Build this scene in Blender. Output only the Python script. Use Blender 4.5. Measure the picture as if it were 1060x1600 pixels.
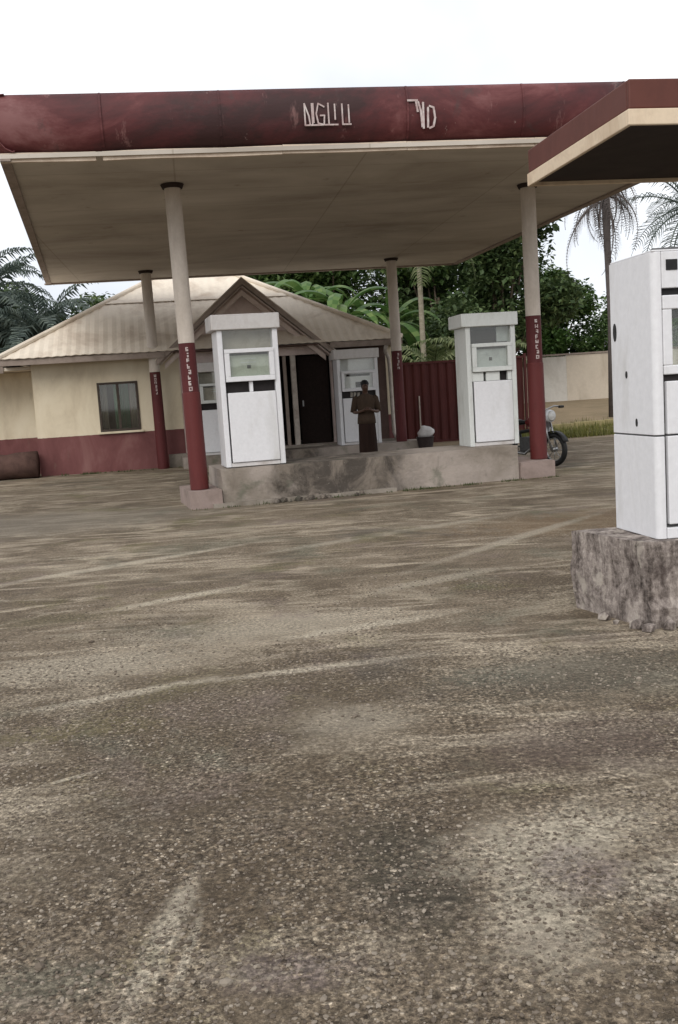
import bpy, math, random
from math import sin, cos, radians, pi, sqrt
from mathutils import Vector, Matrix, noise

for o in list(bpy.data.objects):
    bpy.data.objects.remove(o)
S = bpy.context.scene
COL = S.collection

# ------------------------------------------------------------------ camera
cam_d = bpy.data.cameras.new("camera")
cam = bpy.data.objects.new("camera", cam_d)
COL.objects.link(cam)
S.camera = cam
PITCH, ROLL = radians(7.0), radians(3.65)
F_ = Vector((0, cos(PITCH), -sin(PITCH))); U0 = Vector((0, sin(PITCH), cos(PITCH))); R0 = Vector((1, 0, 0))
R_ = cos(ROLL) * R0 - sin(ROLL) * U0
U_ = sin(ROLL) * R0 + cos(ROLL) * U0
rot = Matrix((R_, U_, -F_)).transposed()
cam.matrix_world = Matrix.Translation((0, 0, 1.5)) @ rot.to_4x4()
cam_d.sensor_fit = 'VERTICAL'; cam_d.sensor_height = 24.0
cam_d.lens = 1530 / 1600 * 24.0
cam_d.clip_start = 0.05; cam_d.clip_end = 3000

# ------------------------------------------------------------------ sky: overcast, with the Nishita sky behind the cloud
SUN_EL, SUN_AZ = radians(40), radians(200)          # azimuth clockwise from +Y: behind the camera, to the left
W = bpy.data.worlds.new("World"); S.world = W; W.use_nodes = True
nt = W.node_tree; nt.nodes.clear()
out = nt.nodes.new('ShaderNodeOutputWorld'); mixs = nt.nodes.new('ShaderNodeMixShader')
b1 = nt.nodes.new('ShaderNodeBackground'); b2 = nt.nodes.new('ShaderNodeBackground')
sky = nt.nodes.new('ShaderNodeTexSky'); sky.sky_type = 'NISHITA'; sky.sun_disc = False
sky.sun_elevation = SUN_EL; sky.sun_rotation = SUN_AZ
b1.inputs['Strength'].default_value = 0.10
nt.links.new(sky.outputs[0], b1.inputs['Color'])
tc = nt.nodes.new('ShaderNodeTexCoord'); ns = nt.nodes.new('ShaderNodeTexNoise'); rp = nt.nodes.new('ShaderNodeValToRGB')
ns.inputs['Scale'].default_value = 2.2; ns.inputs['Detail'].default_value = 5
nt.links.new(tc.outputs['Generated'], ns.inputs['Vector']); nt.links.new(ns.outputs[0], rp.inputs[0])
rp.color_ramp.elements[0].position = .35; rp.color_ramp.elements[0].color = (.62, .64, .70, 1)
rp.color_ramp.elements[1].position = .62; rp.color_ramp.elements[1].color = (1, 1, 1, 1)
nt.links.new(rp.outputs[0], b2.inputs['Color']); b2.inputs['Strength'].default_value = 1.0
mixs.inputs[0].default_value = 0.88
nt.links.new(b1.outputs[0], mixs.inputs[1]); nt.links.new(b2.outputs[0], mixs.inputs[2]); nt.links.new(mixs.outputs[0], out.inputs[0])
sun_d = bpy.data.lights.new("sun", 'SUN'); sun_d.energy = 1.3; sun_d.angle = radians(40); sun_d.color = (1, .96, .9)
sun = bpy.data.objects.new("sun", sun_d); COL.objects.link(sun)
sd = Vector((sin(SUN_AZ) * cos(SUN_EL), cos(SUN_AZ) * cos(SUN_EL), sin(SUN_EL)))
sun.rotation_euler = sd.to_track_quat('Z', 'Y').to_euler(); sun.location = (0, -5, 30)
S.view_settings.view_transform = 'Standard'; S.view_settings.look = 'None'
S.view_settings.exposure = 0.50; S.view_settings.gamma = 1; S.view_settings.use_curve_mapping = False
S.cycles.max_bounces = 8; S.cycles.transparent_max_bounces = 16

# ------------------------------------------------------------------ materials
class N:
    """small wrapper over a material's node tree"""
    def __init__(s, name):
        s.m = bpy.data.materials.new(name); s.m.use_nodes = True
        s.t = s.m.node_tree; s.b = s.t.nodes['Principled BSDF']
    def n(s, typ, **kw):
        x = s.t.nodes.new('ShaderNode' + typ)
        for k, v in kw.items():
            if k.startswith('i_'):
                x.inputs[k[2:].replace('_', ' ')].default_value = v
            else: setattr(x, k, v)
        return x
    def l(s, a, b): s.t.links.new(a, b)
    def coord(s, scale=(1, 1, 1), rotz=0, world=False):
        if world: src = s.n('NewGeometry').outputs['Position']
        else: src = s.n('TexCoord').outputs['Object']
        mp = s.n('Mapping'); mp.inputs['Scale'].default_value = scale; mp.inputs['Rotation'].default_value = (0, 0, rotz)
        s.l(src, mp.inputs[0]); return mp.outputs[0]
    def noise(s, vec, scale, detail=5, rough=.6, dist=0):
        x = s.n('TexNoise'); x.inputs['Scale'].default_value = scale; x.inputs['Detail'].default_value = detail
        x.inputs['Roughness'].default_value = rough; x.inputs['Distortion'].default_value = dist
        s.l(vec, x.inputs['Vector']); return x.outputs[0]
    def ramp(s, fac, stops):
        x = s.n('ValToRGB'); e = x.color_ramp.elements
        while len(e) < len(stops): e.new(.5)
        for i, (p, c) in enumerate(stops):
            e[i].position = p; e[i].color = (*c, 1) if not isinstance(c, (int, float)) else (c, c, c, 1)
        s.l(fac, x.inputs[0]); return x.outputs[0]
    def mix(s, fac, a, b, typ='MIX'):
        x = s.n('Mix', data_type='RGBA', blend_type=typ)
        for v, i in ((fac, 0), (a, 6), (b, 7)):
            if hasattr(v, 'links'): s.l(v, x.inputs[i])
            else: x.inputs[i].default_value = (*v, 1) if isinstance(v, tuple) else v
        return x.outputs[2]
    def math(s, op, a, b=0.0):
        x = s.n('Math', operation=op)
        for v, i in ((a, 0), (b, 1)):
            if hasattr(v, 'links'): s.l(v, x.inputs[i])
            else: x.inputs[i].default_value = v
        return x.outputs[0]
    def bump(s, h, strength=.3, dist=.01):
        x = s.n('Bump'); x.inputs['Strength'].default_value = strength; x.inputs['Distance'].default_value = dist
        s.l(h, x.inputs['Height']); s.l(x.outputs[0], s.b.inputs['Normal'])
    def out(s, col, rough=.7, spec=.3, metal=0):
        if hasattr(col, 'links'): s.l(col, s.b.inputs['Base Color'])
        else: s.b.inputs['Base Color'].default_value = (*col, 1)
        if hasattr(rough, 'links'): s.l(rough, s.b.inputs['Roughness'])
        else: s.b.inputs['Roughness'].default_value = rough
        s.b.inputs['Specular IOR Level'].default_value = spec
        s.b.inputs['Metallic'].default_value = metal
        return s.m

def worn(name, base, stain, amount=.5, scale=3, rough=.6, spec=.3, streak=1.0, bump=.15, chips=None, metal=0):
    """painted or cast surface with stains; streak < 1 stretches the stains downwards"""
    a = N(name); v = a.coord((1, 1, streak))
    f = a.noise(v, scale, 6, .65, .6)
    c = a.mix(a.ramp(f, [(.62 - amount * .35, 0.0), (.80, 1.0)]), base, stain)
    v2 = a.coord()
    g = a.noise(v2, scale * 9, 4, .7)
    c = a.mix(a.ramp(g, [(.3, .25), (.7, 0.0)]), c, tuple(x * .6 for x in base))
    if chips:
        h = a.noise(v2, scale * 4, 3, .6, .4)
        c = a.mix(a.ramp(h, [(.66, 0.0), (.70, 1.0)]), c, chips)
    if bump: a.bump(g, bump, .01)
    return a.out(c, a.ramp(f, [(.3, rough), (.8, min(1, rough + .2))]), spec, metal)

def flat(name, col, rough=.6, spec=.3, metal=0, var=.25, scale=20):
    a = N(name); g = a.noise(a.coord(), scale, 4)
    return a.out(a.mix(a.ramp(g, [(.3, 0.0), (.75, 1.0)]), tuple(x * (1 - var) for x in col), tuple(min(1, x * (1 + var)) for x in col)), rough, spec, metal)

def glass(name, tint=(.9, .95, .92), gloss=.05):
    a = N(name); t = a.t
    tr = a.n('BsdfTransparent'); tr.inputs[0].default_value = (*tint, 1)
    gl = a.n('BsdfGlossy'); gl.inputs['Roughness'].default_value = .03
    mx = a.n('MixShader'); mx.inputs[0].default_value = gloss
    a.l(tr.outputs[0], mx.inputs[1]); a.l(gl.outputs[0], mx.inputs[2])
    a.l(mx.outputs[0], t.nodes['Material Output'].inputs[0]); return a.m

def leafmat(name, c1, c2, c3, rough=.55, transl=.25):
    a = N(name); g = a.n('NewGeometry')
    c = a.ramp(g.outputs['Random Per Island'], [(0, c1), (.5, c2), (1, c3)])
    nz = a.noise(a.coord(), .9, 3)
    c = a.mix(a.ramp(nz, [(.35, .55), (.65, 0.0)]), c, c1)
    a.out(c, rough, .3)
    tl = a.n('BsdfTranslucent'); a.l(c, tl.inputs[0])
    mx = a.n('MixShader'); mx.inputs[0].default_value = transl
    a.l(a.b.outputs[0], mx.inputs[1]); a.l(tl.outputs[0], mx.inputs[2])
    a.l(mx.outputs[0], a.t.nodes['Material Output'].inputs[0]); return a.m

def ground_mat():
    a = N('forecourt_ground')
    w = a.coord(world=True)
    grain = a.noise(w, 46, 5, .78)                # centimetre grit
    g2 = a.noise(w, 9, 9, .80, .3)                # hand-sized breakup
    def per(f, k1=.45, k2=.18):                   # frays a mask's edge with grit
        q = a.math('ADD', f, a.math('MULTIPLY', a.math('SUBTRACT', g2, .5), k1))
        return a.math('ADD', q, a.math('MULTIPLY', a.math('SUBTRACT', grain, .5), k2))
    def rot(sc, rz): return a.coord(sc, radians(rz), world=True)
    big = a.noise(w, .30, 6, .65, .6)
    mid = a.noise(w, 1.1, 8, .70, .6)
    sep = a.n('SeparateXYZ'); a.l(w, sep.inputs[0])
    c = a.ramp(per(mid), [(.28, (.070, .054, .038)), (.43, (.122, .098, .073)), (.55, (.178, .146, .112)), (.72, (.265, .226, .178))])
    c = a.mix(a.ramp(per(big, .3, .1), [(.38, .7), (.60, 0.0)]), c, (.105, .084, .062))
    # irregular worn pale concrete showing through
    pa = a.noise(rot((.8, 1, 1), 22), .62, 7, .68, .8)
    pf = per(pa, .55, .3)
    c = a.mix(a.ramp(pf, [(.55, 0.0), (.66, .72)]), c, (.285, .248, .198))
    c = a.mix(a.ramp(pf, [(.30, .65), (.43, 0.0)]), c, (.075, .060, .044))
    # thin curving washed lines across the middle of the yard
    for sc, rz, sca, wd, col, amt in (((.28, 1.1, 1), -10, .95, .020, (.36, .315, .255), .75), ((.22, 1.0, 1), -16, 1.7, .022, (.34, .295, .24), .6), ((.3, 1, 1), 25, .8, .012, (.36, .32, .26), .5)):
        n_ = a.noise(rot(sc, rz), sca, 5, .55, .5)
        rd = a.math('ABSOLUTE', a.math('SUBTRACT', n_, .5))
        ln = a.ramp(a.math('ADD', rd, a.math('MULTIPLY', a.math('SUBTRACT', g2, .5), .07)), [(wd * .3, amt), (wd * 1.6, 0.0)])
        br = a.ramp(a.noise(rot((1, 1, 1), rz + 40), .7, 4, .6), [(.42, 0.0), (.56, 1.0)])
        c = a.mix(a.math('MULTIPLY', ln, br), c, col)
    # marks with a place of their own: bare patches, tyre-scraped lines, oil and moss
    def spot(cx, cy, rx, ry, rz, col, amt, soft=.5, k=1.1):
        d = a.n('VectorMath', operation='SUBTRACT'); a.l(w, d.inputs[0]); d.inputs[1].default_value = (cx, cy, 0)
        vr = a.n('VectorRotate', rotation_type='Z_AXIS'); a.l(d.outputs[0], vr.inputs['Vector']); vr.inputs['Angle'].default_value = -radians(rz)
        m = a.n('VectorMath', operation='MULTIPLY'); a.l(vr.outputs[0], m.inputs[0]); m.inputs[1].default_value = (1 / rx, 1 / ry, 0)
        ln_ = a.n('VectorMath', operation='LENGTH'); a.l(m.outputs[0], ln_.inputs[0])
        f = a.math('ADD', ln_.outputs['Value'], a.math('MULTIPLY', a.math('SUBTRACT', g2, .5), k * 2.2))
        f = a.math('ADD', f, a.math('MULTIPLY', a.math('SUBTRACT', grain, .5), k * .8))
        return a.mix(a.ramp(a.math('MULTIPLY', f, .5), [(.5 - soft * .5, amt), (.5 + soft * .12, 0.0)]), c, col)
    def line(x0, y0, x1, y1, wd, col, amt):
        return spot((x0 + x1) / 2, (y0 + y1) / 2, math.hypot(x1 - x0, y1 - y0) / 2, wd, math.degrees(math.atan2(y1 - y0, x1 - x0)), col, amt, .5, .9)
    PALE, DUST = (.36, .325, .27), (.29, .26, .215)
    c = spot(-.55, 4.6, 1.5, 1.0, 20, (.092, .073, .052), .75)
    c = spot(-.3, 3.2, 1.1, .75, 10, (.085, .066, .047), .8)
    c = spot(.15, 2.9, .22, .45, 12, (.062, .055, .042), .8)
    c = spot(1.25, 4.85, .9, .45, 6, (.086, .080, .066), .7)
    c = spot(1.1, 3.9, .65, .35, 10, (.085, .064, .056), .75)
    c = spot(.62, 3.05, .42, .22, 22, PALE, .85)
    c = spot(.50, 2.62, .17, .34, -8, PALE, .8)
    c = spot(1.0, 2.75, .35, .17, 10, DUST, .8)
    c = spot(.03, 4.35, .30, .22, 0, DUST, .6)
    c = spot(-1.55, 5.6, .8, .35, 12, DUST, .75)
    c = spot(-.5, 6.3, 1.0, .35, 12, DUST, .7)
    c = spot(-2.1, 6.9, .5, .22, 12, (.10, .086, .055), .7)
    c = spot(-1.3, 4.45, .45, .16, 10, (.125, .108, .062), .7)
    c = spot(.72, 4.9, .3, .16, 0, (.112, .116, .096), .4)
    c = spot(.66, 2.84, .16, .20, 0, (.175, .140, .150), .45)
    c = spot(-.2, 2.4, .22, .10, 0, (.15, .122, .132), .45)
    c = spot(-.85, 2.42, .25, .12, 0, (.112, .118, .098), .45)
    c = spot(3.0, 10.2, 2.2, .9, 12, (.15, .105, .065), .7)
    c = spot(-4.2, 13.0, 3.0, 1.6, 8, (.17, .155, .135), .6)
    c = line(-.62, 2.15, -.53, 3.0, .055, PALE, .85)
    c = line(-.50, 2.3, -.48, 2.75, .02, PALE, .8)
    c = line(-1.28, 3.78, -1.04, 3.93, .022, PALE, .9)
    c = line(-3.3, 8.3, -.9, 10.1, .10, PALE, .85)
    c = line(-1.75, 7.1, -.7, 7.8, .09, PALE, .9)
    c = line(-1.7, 4.75, -.7, 5.2, .07, PALE, .85)
    c = line(-.9, 5.1, .6, 5.4, .06, PALE, .85)
    c = line(-.55, 5.9, .8, 6.4, .10, PALE, .85)
    c = line(.6, 8.0, 2.9, 10.7, .10, DUST, .8)
    c = line(-1.0, 9.2, 2.0, 11.0, .12, DUST, .8)
    c = line(.1, 7.1, 1.4, 7.9, .12, DUST, .8)
    c = line(-1.9, 13.1, 3.2, 14.35, .10, (.34, .29, .24), .7)
    # moss, oil and faintly violet or green grey films
    for rz, sca, lo, hi, col, amt in ((0, .8, .57, .70, (.105, .100, .042), .65), (57, .55, .58, .70, (.070, .063, .058), .6), (120, .9, .58, .70, (.150, .118, .115), .45), (200, .7, .57, .70, (.115, .125, .100), .5)):
        c = a.mix(a.ramp(per(a.noise(rot((1, 1, 1), rz), sca, 6, .65, .5), .3, .15), [(lo, 0.0), (hi, amt)]), c, col)
    # broken gravel on the near side of the yard
    near = a.ramp(a.math('ADD', a.math('MULTIPLY', sep.outputs['Y'], .1), a.math('MULTIPLY', big, .4)), [(.58, 1.0), (.92, 0.0)])
    gm = per(a.noise(w, 1.3, 7, .72, .6), .4, .1)
    gmask = a.math('MULTIPLY', a.math('MULTIPLY', near, a.ramp(gm, [(.42, .05), (.54, 1.0)])), a.ramp(pf, [(.56, 1.0), (.70, .35)]))
    hs = None
    for sca, lo, rz in ((44, .62, 0), (78, .50, 40)):
        vo = a.n('TexVoronoi'); vo.inputs['Scale'].default_value = sca; vo.inputs['Randomness'].default_value = 1
        wv = a.n('VectorMath', operation='ADD'); nz = a.n('TexNoise'); nz.inputs['Scale'].default_value = 30
        vs = a.n('VectorMath', operation='SCALE'); vs.inputs['Scale'].default_value = .02
        a.l(w, nz.inputs['Vector']); a.l(nz.outputs['Color'], vs.inputs[0]); a.l(rot((1, 1, 1), rz), wv.inputs[0]); a.l(vs.outputs[0], wv.inputs[1]); a.l(wv.outputs[0], vo.inputs['Vector'])
        sx = a.n('SeparateColor'); a.l(vo.outputs['Color'], sx.inputs[0])
        isst = a.math('GREATER_THAN', sx.outputs[0], lo)                      # only some cells are stones
        rim = a.ramp(vo.outputs['Distance'], [(.38, 1.0), (.52, 0.0)])
        k = a.math('MULTIPLY', a.math('MULTIPLY', isst, rim), gmask)
        col = a.ramp(sx.outputs[1], [(.0, (.060, .046, .034)), (.35, (.135, .108, .082)), (.7, (.235, .196, .152)), (.96, (.40, .35, .29))])
        c = a.mix(a.math('MULTIPLY', k, .85), c, col)
        h1 = a.math('MULTIPLY', k, a.math('SUBTRACT', 1.0, vo.outputs['Distance']))
        hs = h1 if hs is None else a.math('ADD', hs, h1)
    gr = a.ramp(grain, [(.36, .28), (.46, .75), (.53, 1.2), (.64, 2.3)])
    far_soft = a.ramp(a.math('MULTIPLY', sep.outputs['Y'], .05), [(.22, .95), (.6, .35)])
    c = a.mix(a.math('MULTIPLY', far_soft, a.math('MULTIPLY', a.ramp(pf, [(.55, 1.0), (.68, .6)]), a.ramp(gm, [(.40, .55), (.55, 1.0)]))), c, gr, 'MULTIPLY')
    # bare reddish earth far back on the right
    far = a.ramp(a.math('ADD', a.math('MULTIPLY', sep.outputs['Y'], .02), a.math('MULTIPLY', mid, .12)), [(.52, 0.0), (.60, 1.0)])
    c = a.mix(far, c, a.mix(mid, (.12, .10, .06), (.30, .23, .16)))
    c = a.mix(1.0, c, (1.07, 1.035, .96), 'MULTIPLY')
    h = a.math('ADD', a.math('MULTIPLY', hs, .9), a.math('MULTIPLY', grain, 1.0))
    h = a.math('ADD', h, a.math('MULTIPLY', g2, 1.0))
    a.bump(h, .8, .016)
    return a.out(c, .92, .2)

M = {}
M['ground'] = ground_mat()
M['pebble'] = leafmat('pebble_stone', (.075, .058, .043), (.16, .13, .10), (.36, .31, .25), .9, 0.0)
M['white'] = worn('white_pump_paint', (.70, .70, .72), (.50, .49, .47), .25, 2.2, .42, .45, .35, .04)
M['white2'] = worn('off_white_pump_paint', (.62, .64, .62), (.38, .38, .34), .35, 3, .45, .4, .35, .05)
M['capwhite'] = worn('pump_cap_paint', (.58, .56, .55), (.40, .36, .33), .4, 3, .5, .35, .6, .05)
M['dark'] = flat('dark_recess', (.018, .014, .014), .6)
M['black'] = flat('black_rubber', (.012, .012, .012), .55)
M['seam'] = flat('seam_gap', (.09, .09, .09), .8)
M['dial'] = worn('dial_face', (.38, .41, .36), (.24, .26, .22), .4, 6, .3, .5, 1, 0)
M['dialgrey'] = worn('dial_face_grey', (.42, .45, .45), (.25, .27, .27), .4, 6, .3, .5, 1, 0)
M['paper'] = worn('backing_board', (.36, .33, .29), (.22, .19, .16), .4, 4, .8)
M['glass'] = glass('clear_glass', (.95, .96, .94))
M['cream_pillar'] = worn('pillar_cream_paint', (.56, .50, .44), (.33, .28, .23), .5, 3, .7, .3, .3, .1)
M['red_pillar'] = worn('pillar_red_paint', (.085, .012, .013), (.045, .011, .011), .5, 3, .6, .35, .35, .1, (.12, .045, .04))
M['red_sleeve'] = worn('pillar_sleeve_red', (.105, .017, .016), (.062, .014, .013), .5, 3, .55, .35, .35, .1)
M['letters'] = worn('faded_white_lettering', (.56, .50, .48), (.24, .10, .10), .7, 9, .7)
M['soffit'] = None
M['trim'] = worn('trim_board_paint', (.60, .50, .40), (.30, .21, .15), .55, 3, .7, .3, 1, .1)
M['trim2'] = worn('near_trim_paint', (.66, .54, .40), (.42, .30, .2), .4, 3, .7, .3, 1, .1)
M['roofing'] = worn('corrugated_roof_zinc', (.74, .66, .55), (.40, .30, .22), .35, .9, .65, .35, 1, .1)
M['barge'] = worn('dark_barge_timber', (.30, .245, .21), (.17, .135, .11), .5, 4, .8)
M['rafter'] = worn('pinkish_gable_timber', (.58, .49, .44), (.42, .34, .30), .5, 4, .8)
M['gable'] = worn('gable_render', (.66, .55, .51), (.48, .38, .34), .5, 2, .85)
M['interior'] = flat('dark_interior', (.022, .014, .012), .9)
M['winframe'] = worn('window_frame_timber', (.055, .042, .035), (.10, .08, .06), .5, 8, .7)
M['curtain'] = worn('green_curtain', (.07, .15, .085), (.04, .08, .05), .6, 3, .9, .2, .15, .2)
M['curtain2'] = worn('grey_curtain', (.17, .15, .12), (.07, .07, .055), .6, 3, .9, .2, .15, .2)
M['concrete'] = worn('stained_island_concrete', (.30, .265, .225), (.12, .10, .075), .6, 2.2, .9, .2, .8, .4)
M['padpink'] = worn('pinkish_pad_concrete', (.30, .235, .21), (.18, .14, .115), .5, 3, .9, .2, 1, .3)
M['pipe'] = worn('grey_white_pipe', (.48, .43, .38), (.25, .2, .17), .5, 5, .6)
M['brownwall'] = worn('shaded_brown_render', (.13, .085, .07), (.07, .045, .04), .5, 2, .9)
M['redwall'] = worn('maroon_gate_paint', (.075, .014, .012), (.045, .012, .011), .5, 2, .6, .3, .3, .1)
M['creamwall'] = worn('cream_boundary_render', (.56, .49, .40), (.36, .30, .23), .5, 1.1, .9, .2, .4, .2)
M['palewall'] = worn('pale_boundary_render', (.58, .55, .50), (.38, .34, .29), .5, 1.1, .9, .2, .4, .2)
M['bark'] = worn('tree_bark', (.13, .10, .075), (.06, .05, .035), .6, 6, .95, .1, .25, .8)
M['palebark'] = worn('pale_trunk_bark', (.30, .27, .21), (.15, .13, .09), .6, 6, .95, .1, 3, .6)
M['deadfrond'] = worn('dead_frond', (.10, .085, .08), (.05, .042, .04), .5, 6, .9)
M['log'] = worn('old_log_bark', (.11, .066, .055), (.045, .028, .024), .6, 4, .95, .1, 1, .8)
M['leaf_dark'] = leafmat('dark_broadleaf', (.034, .058, .022), (.075, .12, .042), (.18, .24, .095))
M['leaf_mid'] = leafmat('mid_green_leaves', (.030, .062, .016), (.070, .125, .032), (.15, .215, .065))
M['leaf_bright'] = leafmat('bright_green_leaves', (.045, .10, .022), (.10, .19, .045), (.19, .29, .085))
M['leaf_palm'] = leafmat('palm_leaflets', (.040, .058, .050), (.075, .10, .082), (.14, .17, .135))  # bluish grey-green tint: distance haze is put into the leaflet colour
M['leaf_palm2'] = leafmat('pale_palm_leaflets', (.06, .08, .03), (.12, .15, .06), (.22, .24, .11))
M['banana'] = leafmat('banana_leaves', (.05, .11, .025), (.10, .19, .05), (.20, .28, .09), .45, .35)
M['grassmat'] = leafmat('verge_grass', (.075, .085, .018), (.15, .15, .035), (.26, .24, .07))
M['mossleaf'] = leafmat('moss_tuft', (.03, .045, .012), (.06, .08, .025), (.10, .11, .04))
M['skin'] = flat('dark_brown_skin', (.085, .045, .030), .5, .35, 0, .1)
M['hair'] = flat('black_hair', (.008, .007, .007), .7)
M['shirt'] = worn('brown_shirt_cloth', (.075, .052, .038), (.04, .028, .02), .6, 6, .9, .1, .5, .3)
M['skirt'] = worn('dark_skirt_cloth', (.034, .020, .016), (.014, .009, .008), .6, 6, .9, .1, .2, .3)
M['steel'] = flat('dull_steel', (.30, .30, .30), .35, .5, .8)
M['bikewhite'] = flat('bike_white_plastic', (.62, .63, .66), .35, .5, 0, .08)
M['bikered'] = flat('bike_red_paint', (.18, .02, .02), .3, .5, 0, .1)
M['lens'] = flat('lamp_lens', (.5, .5, .48), .15, .6)
M['sack'] = worn('white_sack', (.55, .53, .52), (.3, .28, .26), .5, 8, .8)
M['tub'] = flat('dark_tub_plastic', (.030, .020, .020), .5)

def fascia_mat():
    a = N('weathered_maroon_fascia')
    v = a.coord((.55, 1, 1.1))
    f = a.noise(v, .9, 7, .68, .5)
    br = a.n('TexBrick'); br.offset = 0; br.inputs['Scale'].default_value = 1
    c = a.ramp(f, [(.38, (.036, .014, .014)), (.45, (.062, .017, .018)), (.52, (.088, .021, .022)), (.58, (.125, .038, .038)), (.67, (.185, .080, .078))])
    d = a.noise(a.coord((1, 1, .55)), 2.1, 6, .65, .5)
    c = a.mix(a.ramp(d, [(.58, 0.0), (.68, .7)]), c, (.050, .038, .036))      # soot-grey mould
    e = a.noise(a.coord((1, 1, .2)), 5, 5, .7)
    c = a.mix(a.ramp(e, [(.62, 0.0), (.70, .5)]), c, (.26, .14, .13))
    ch = a.noise(a.coord(), 6.5, 7, .75, .3)
    c = a.mix(a.ramp(ch, [(.66, 0.0), (.69, .7)]), c, (.30, .22, .20))          # flaked paint          # bleached scratches
    a.bump(a.noise(a.coord((.4, 1, 1)), 1.6, 5), .35, .05)
    return a.out(c, .6, .3)
M['fascia'] = fascia_mat()
M['fascia2'] = worn('rusty_orange_fascia', (.105, .030, .020), (.060, .020, .016), .5, 1.3, .55, .35, .6, .1)
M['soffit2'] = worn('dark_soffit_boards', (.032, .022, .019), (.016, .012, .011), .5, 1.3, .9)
def soffit_mat():
    a = N('stained_soffit_sheets')
    v = a.coord((.5, .9, 1)); f = a.noise(v, .7, 6, .6, .5)
    c = a.ramp(f, [(.3, (.30, .262, .222)), (.5, (.43, .388, .338)), (.72, (.55, .505, .445))])
    g = a.noise(a.coord(), 3.0, 5, .65)
    c = a.mix(a.ramp(g, [(.64, 0.0), (.75, .5)]), c, (.16, .11, .075))
    br = a.n('TexBrick'); br.offset = 0; br.inputs['Scale'].default_value = 1
    br.inputs['Brick Width'].default_value = 2.4; br.inputs['Row Height'].default_value = 1.2; br.inputs['Mortar Size'].default_value = .012
    br.inputs['Color1'].default_value = (1, 1, 1, 1); br.inputs['Color2'].default_value = (.93, .92, .9, 1); br.inputs['Mortar'].default_value = (.72, .70, .66, 1)
    a.l(a.coord((1, 1, 1), radians(-8)), br.inputs['Vector'])
    c = a.mix(.8, c, br.outputs[0], 'MULTIPLY')
    a.bump(f, .2, .03)
    return a.out(c, .8, .2)
M['soffit'] = soffit_mat()
def wall_mat():
    """cream render over a mauve-red painted dado up to 0.87 m"""
    a = N('cream_wall_with_red_dado')
    sep = a.n('SeparateXYZ'); a.l(a.n('TexCoord').outputs['Object'], sep.inputs[0])
    v = a.coord((1, 1, .5)); f = a.noise(v, 1.6, 6, .65, .5)
    cr = a.ramp(f, [(.3, (.52, .44, .32)), (.5, (.64, .56, .42)), (.75, (.71, .64, .50))])
    rd = a.ramp(f, [(.3, (.120, .046, .045)), (.55, (.17, .070, .068)), (.8, (.25, .13, .12))])
    edge = a.math('ADD', sep.outputs['Z'], a.math('MULTIPLY', a.noise(a.coord(), 9, 3), .02))
    k = a.math('GREATER_THAN', edge, .88)
    c = a.mix(k, rd, cr)
    g = a.noise(a.coord((1, 1, .25)), 5, 5, .7)
    c = a.mix(a.ramp(g, [(.62, 0.0), (.78, .45)]), c, (.17, .13, .10))
    a.bump(a.noise(a.coord(), 14, 4), .15, .01)
    return a.out(c, .85, .2)
M['wall'] = wall_mat()
def streak_mat():
    """old plaster on the near plinth: black run-marks and bare pale patches"""
    a = N('streaked_plinth_plaster')
    f0 = a.noise(a.coord((1, 1, .22)), 8, 8, .72, .25); f = a.math('ADD', f0, a.math('MULTIPLY', a.math('SUBTRACT', a.noise(a.coord(), 26, 6, .75), .5), .55))
    c = a.ramp(f, [(.32, (.035, .028, .025)), (.41, (.115, .095, .084)), (.51, (.23, .195, .175)), (.66, (.42, .37, .33))])
    g = a.noise(a.coord((1, 1, .8)), 4.5, 5, .6, .7)
    c = a.mix(a.ramp(g, [(.56, 0.0), (.62, .85)]), c, (.37, .33, .285))
    c = a.mix(a.ramp(g, [(.30, .8), (.42, 0.0)]), c, (.055, .040, .036))
    a.bump(a.math('ADD', f, g), .7, .03)
    return a.out(c, .9, .2)
M['plinth'] = streak_mat()
def islandmat():
    a = N('mossy_island_render')
    f = a.noise(a.coord((.8, 1, .8)), 1.1, 6, .6, .6)
    c = a.ramp(f, [(.30, (.15, .125, .10)), (.43, (.25, .215, .18)), (.53, (.33, .285, .25)), (.70, (.40, .345, .30))])
    g = a.noise(a.coord((1, 1, .35)), 5, 5, .65, .6)
    c = a.mix(a.ramp(g, [(.62, 0.0), (.76, .5)]), c, (.12, .10, .08))
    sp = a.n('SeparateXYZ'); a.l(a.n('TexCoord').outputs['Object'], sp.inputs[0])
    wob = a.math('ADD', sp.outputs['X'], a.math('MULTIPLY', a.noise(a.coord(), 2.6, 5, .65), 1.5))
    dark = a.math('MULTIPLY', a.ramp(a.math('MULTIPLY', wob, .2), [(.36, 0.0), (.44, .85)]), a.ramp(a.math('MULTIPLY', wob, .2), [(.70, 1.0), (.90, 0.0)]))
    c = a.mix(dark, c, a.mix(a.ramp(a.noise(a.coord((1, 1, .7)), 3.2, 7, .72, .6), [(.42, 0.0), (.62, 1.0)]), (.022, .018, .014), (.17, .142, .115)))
    m = a.noise(a.coord(), 2.3, 5, .6)
    c = a.mix(a.ramp(m, [(.60, 0.0), (.70, .55)]), c, (.085, .10, .065))
    h = a.noise(a.coord(), 18, 5, .7)
    c = a.mix(a.ramp(h, [(.64, 0.0), (.72, .6)]), c, (.42, .39, .34))
    a.bump(a.math('ADD', f, h), .5, .03)
    return a.out(c, .92, .2)
M['island'] = islandmat()

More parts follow.
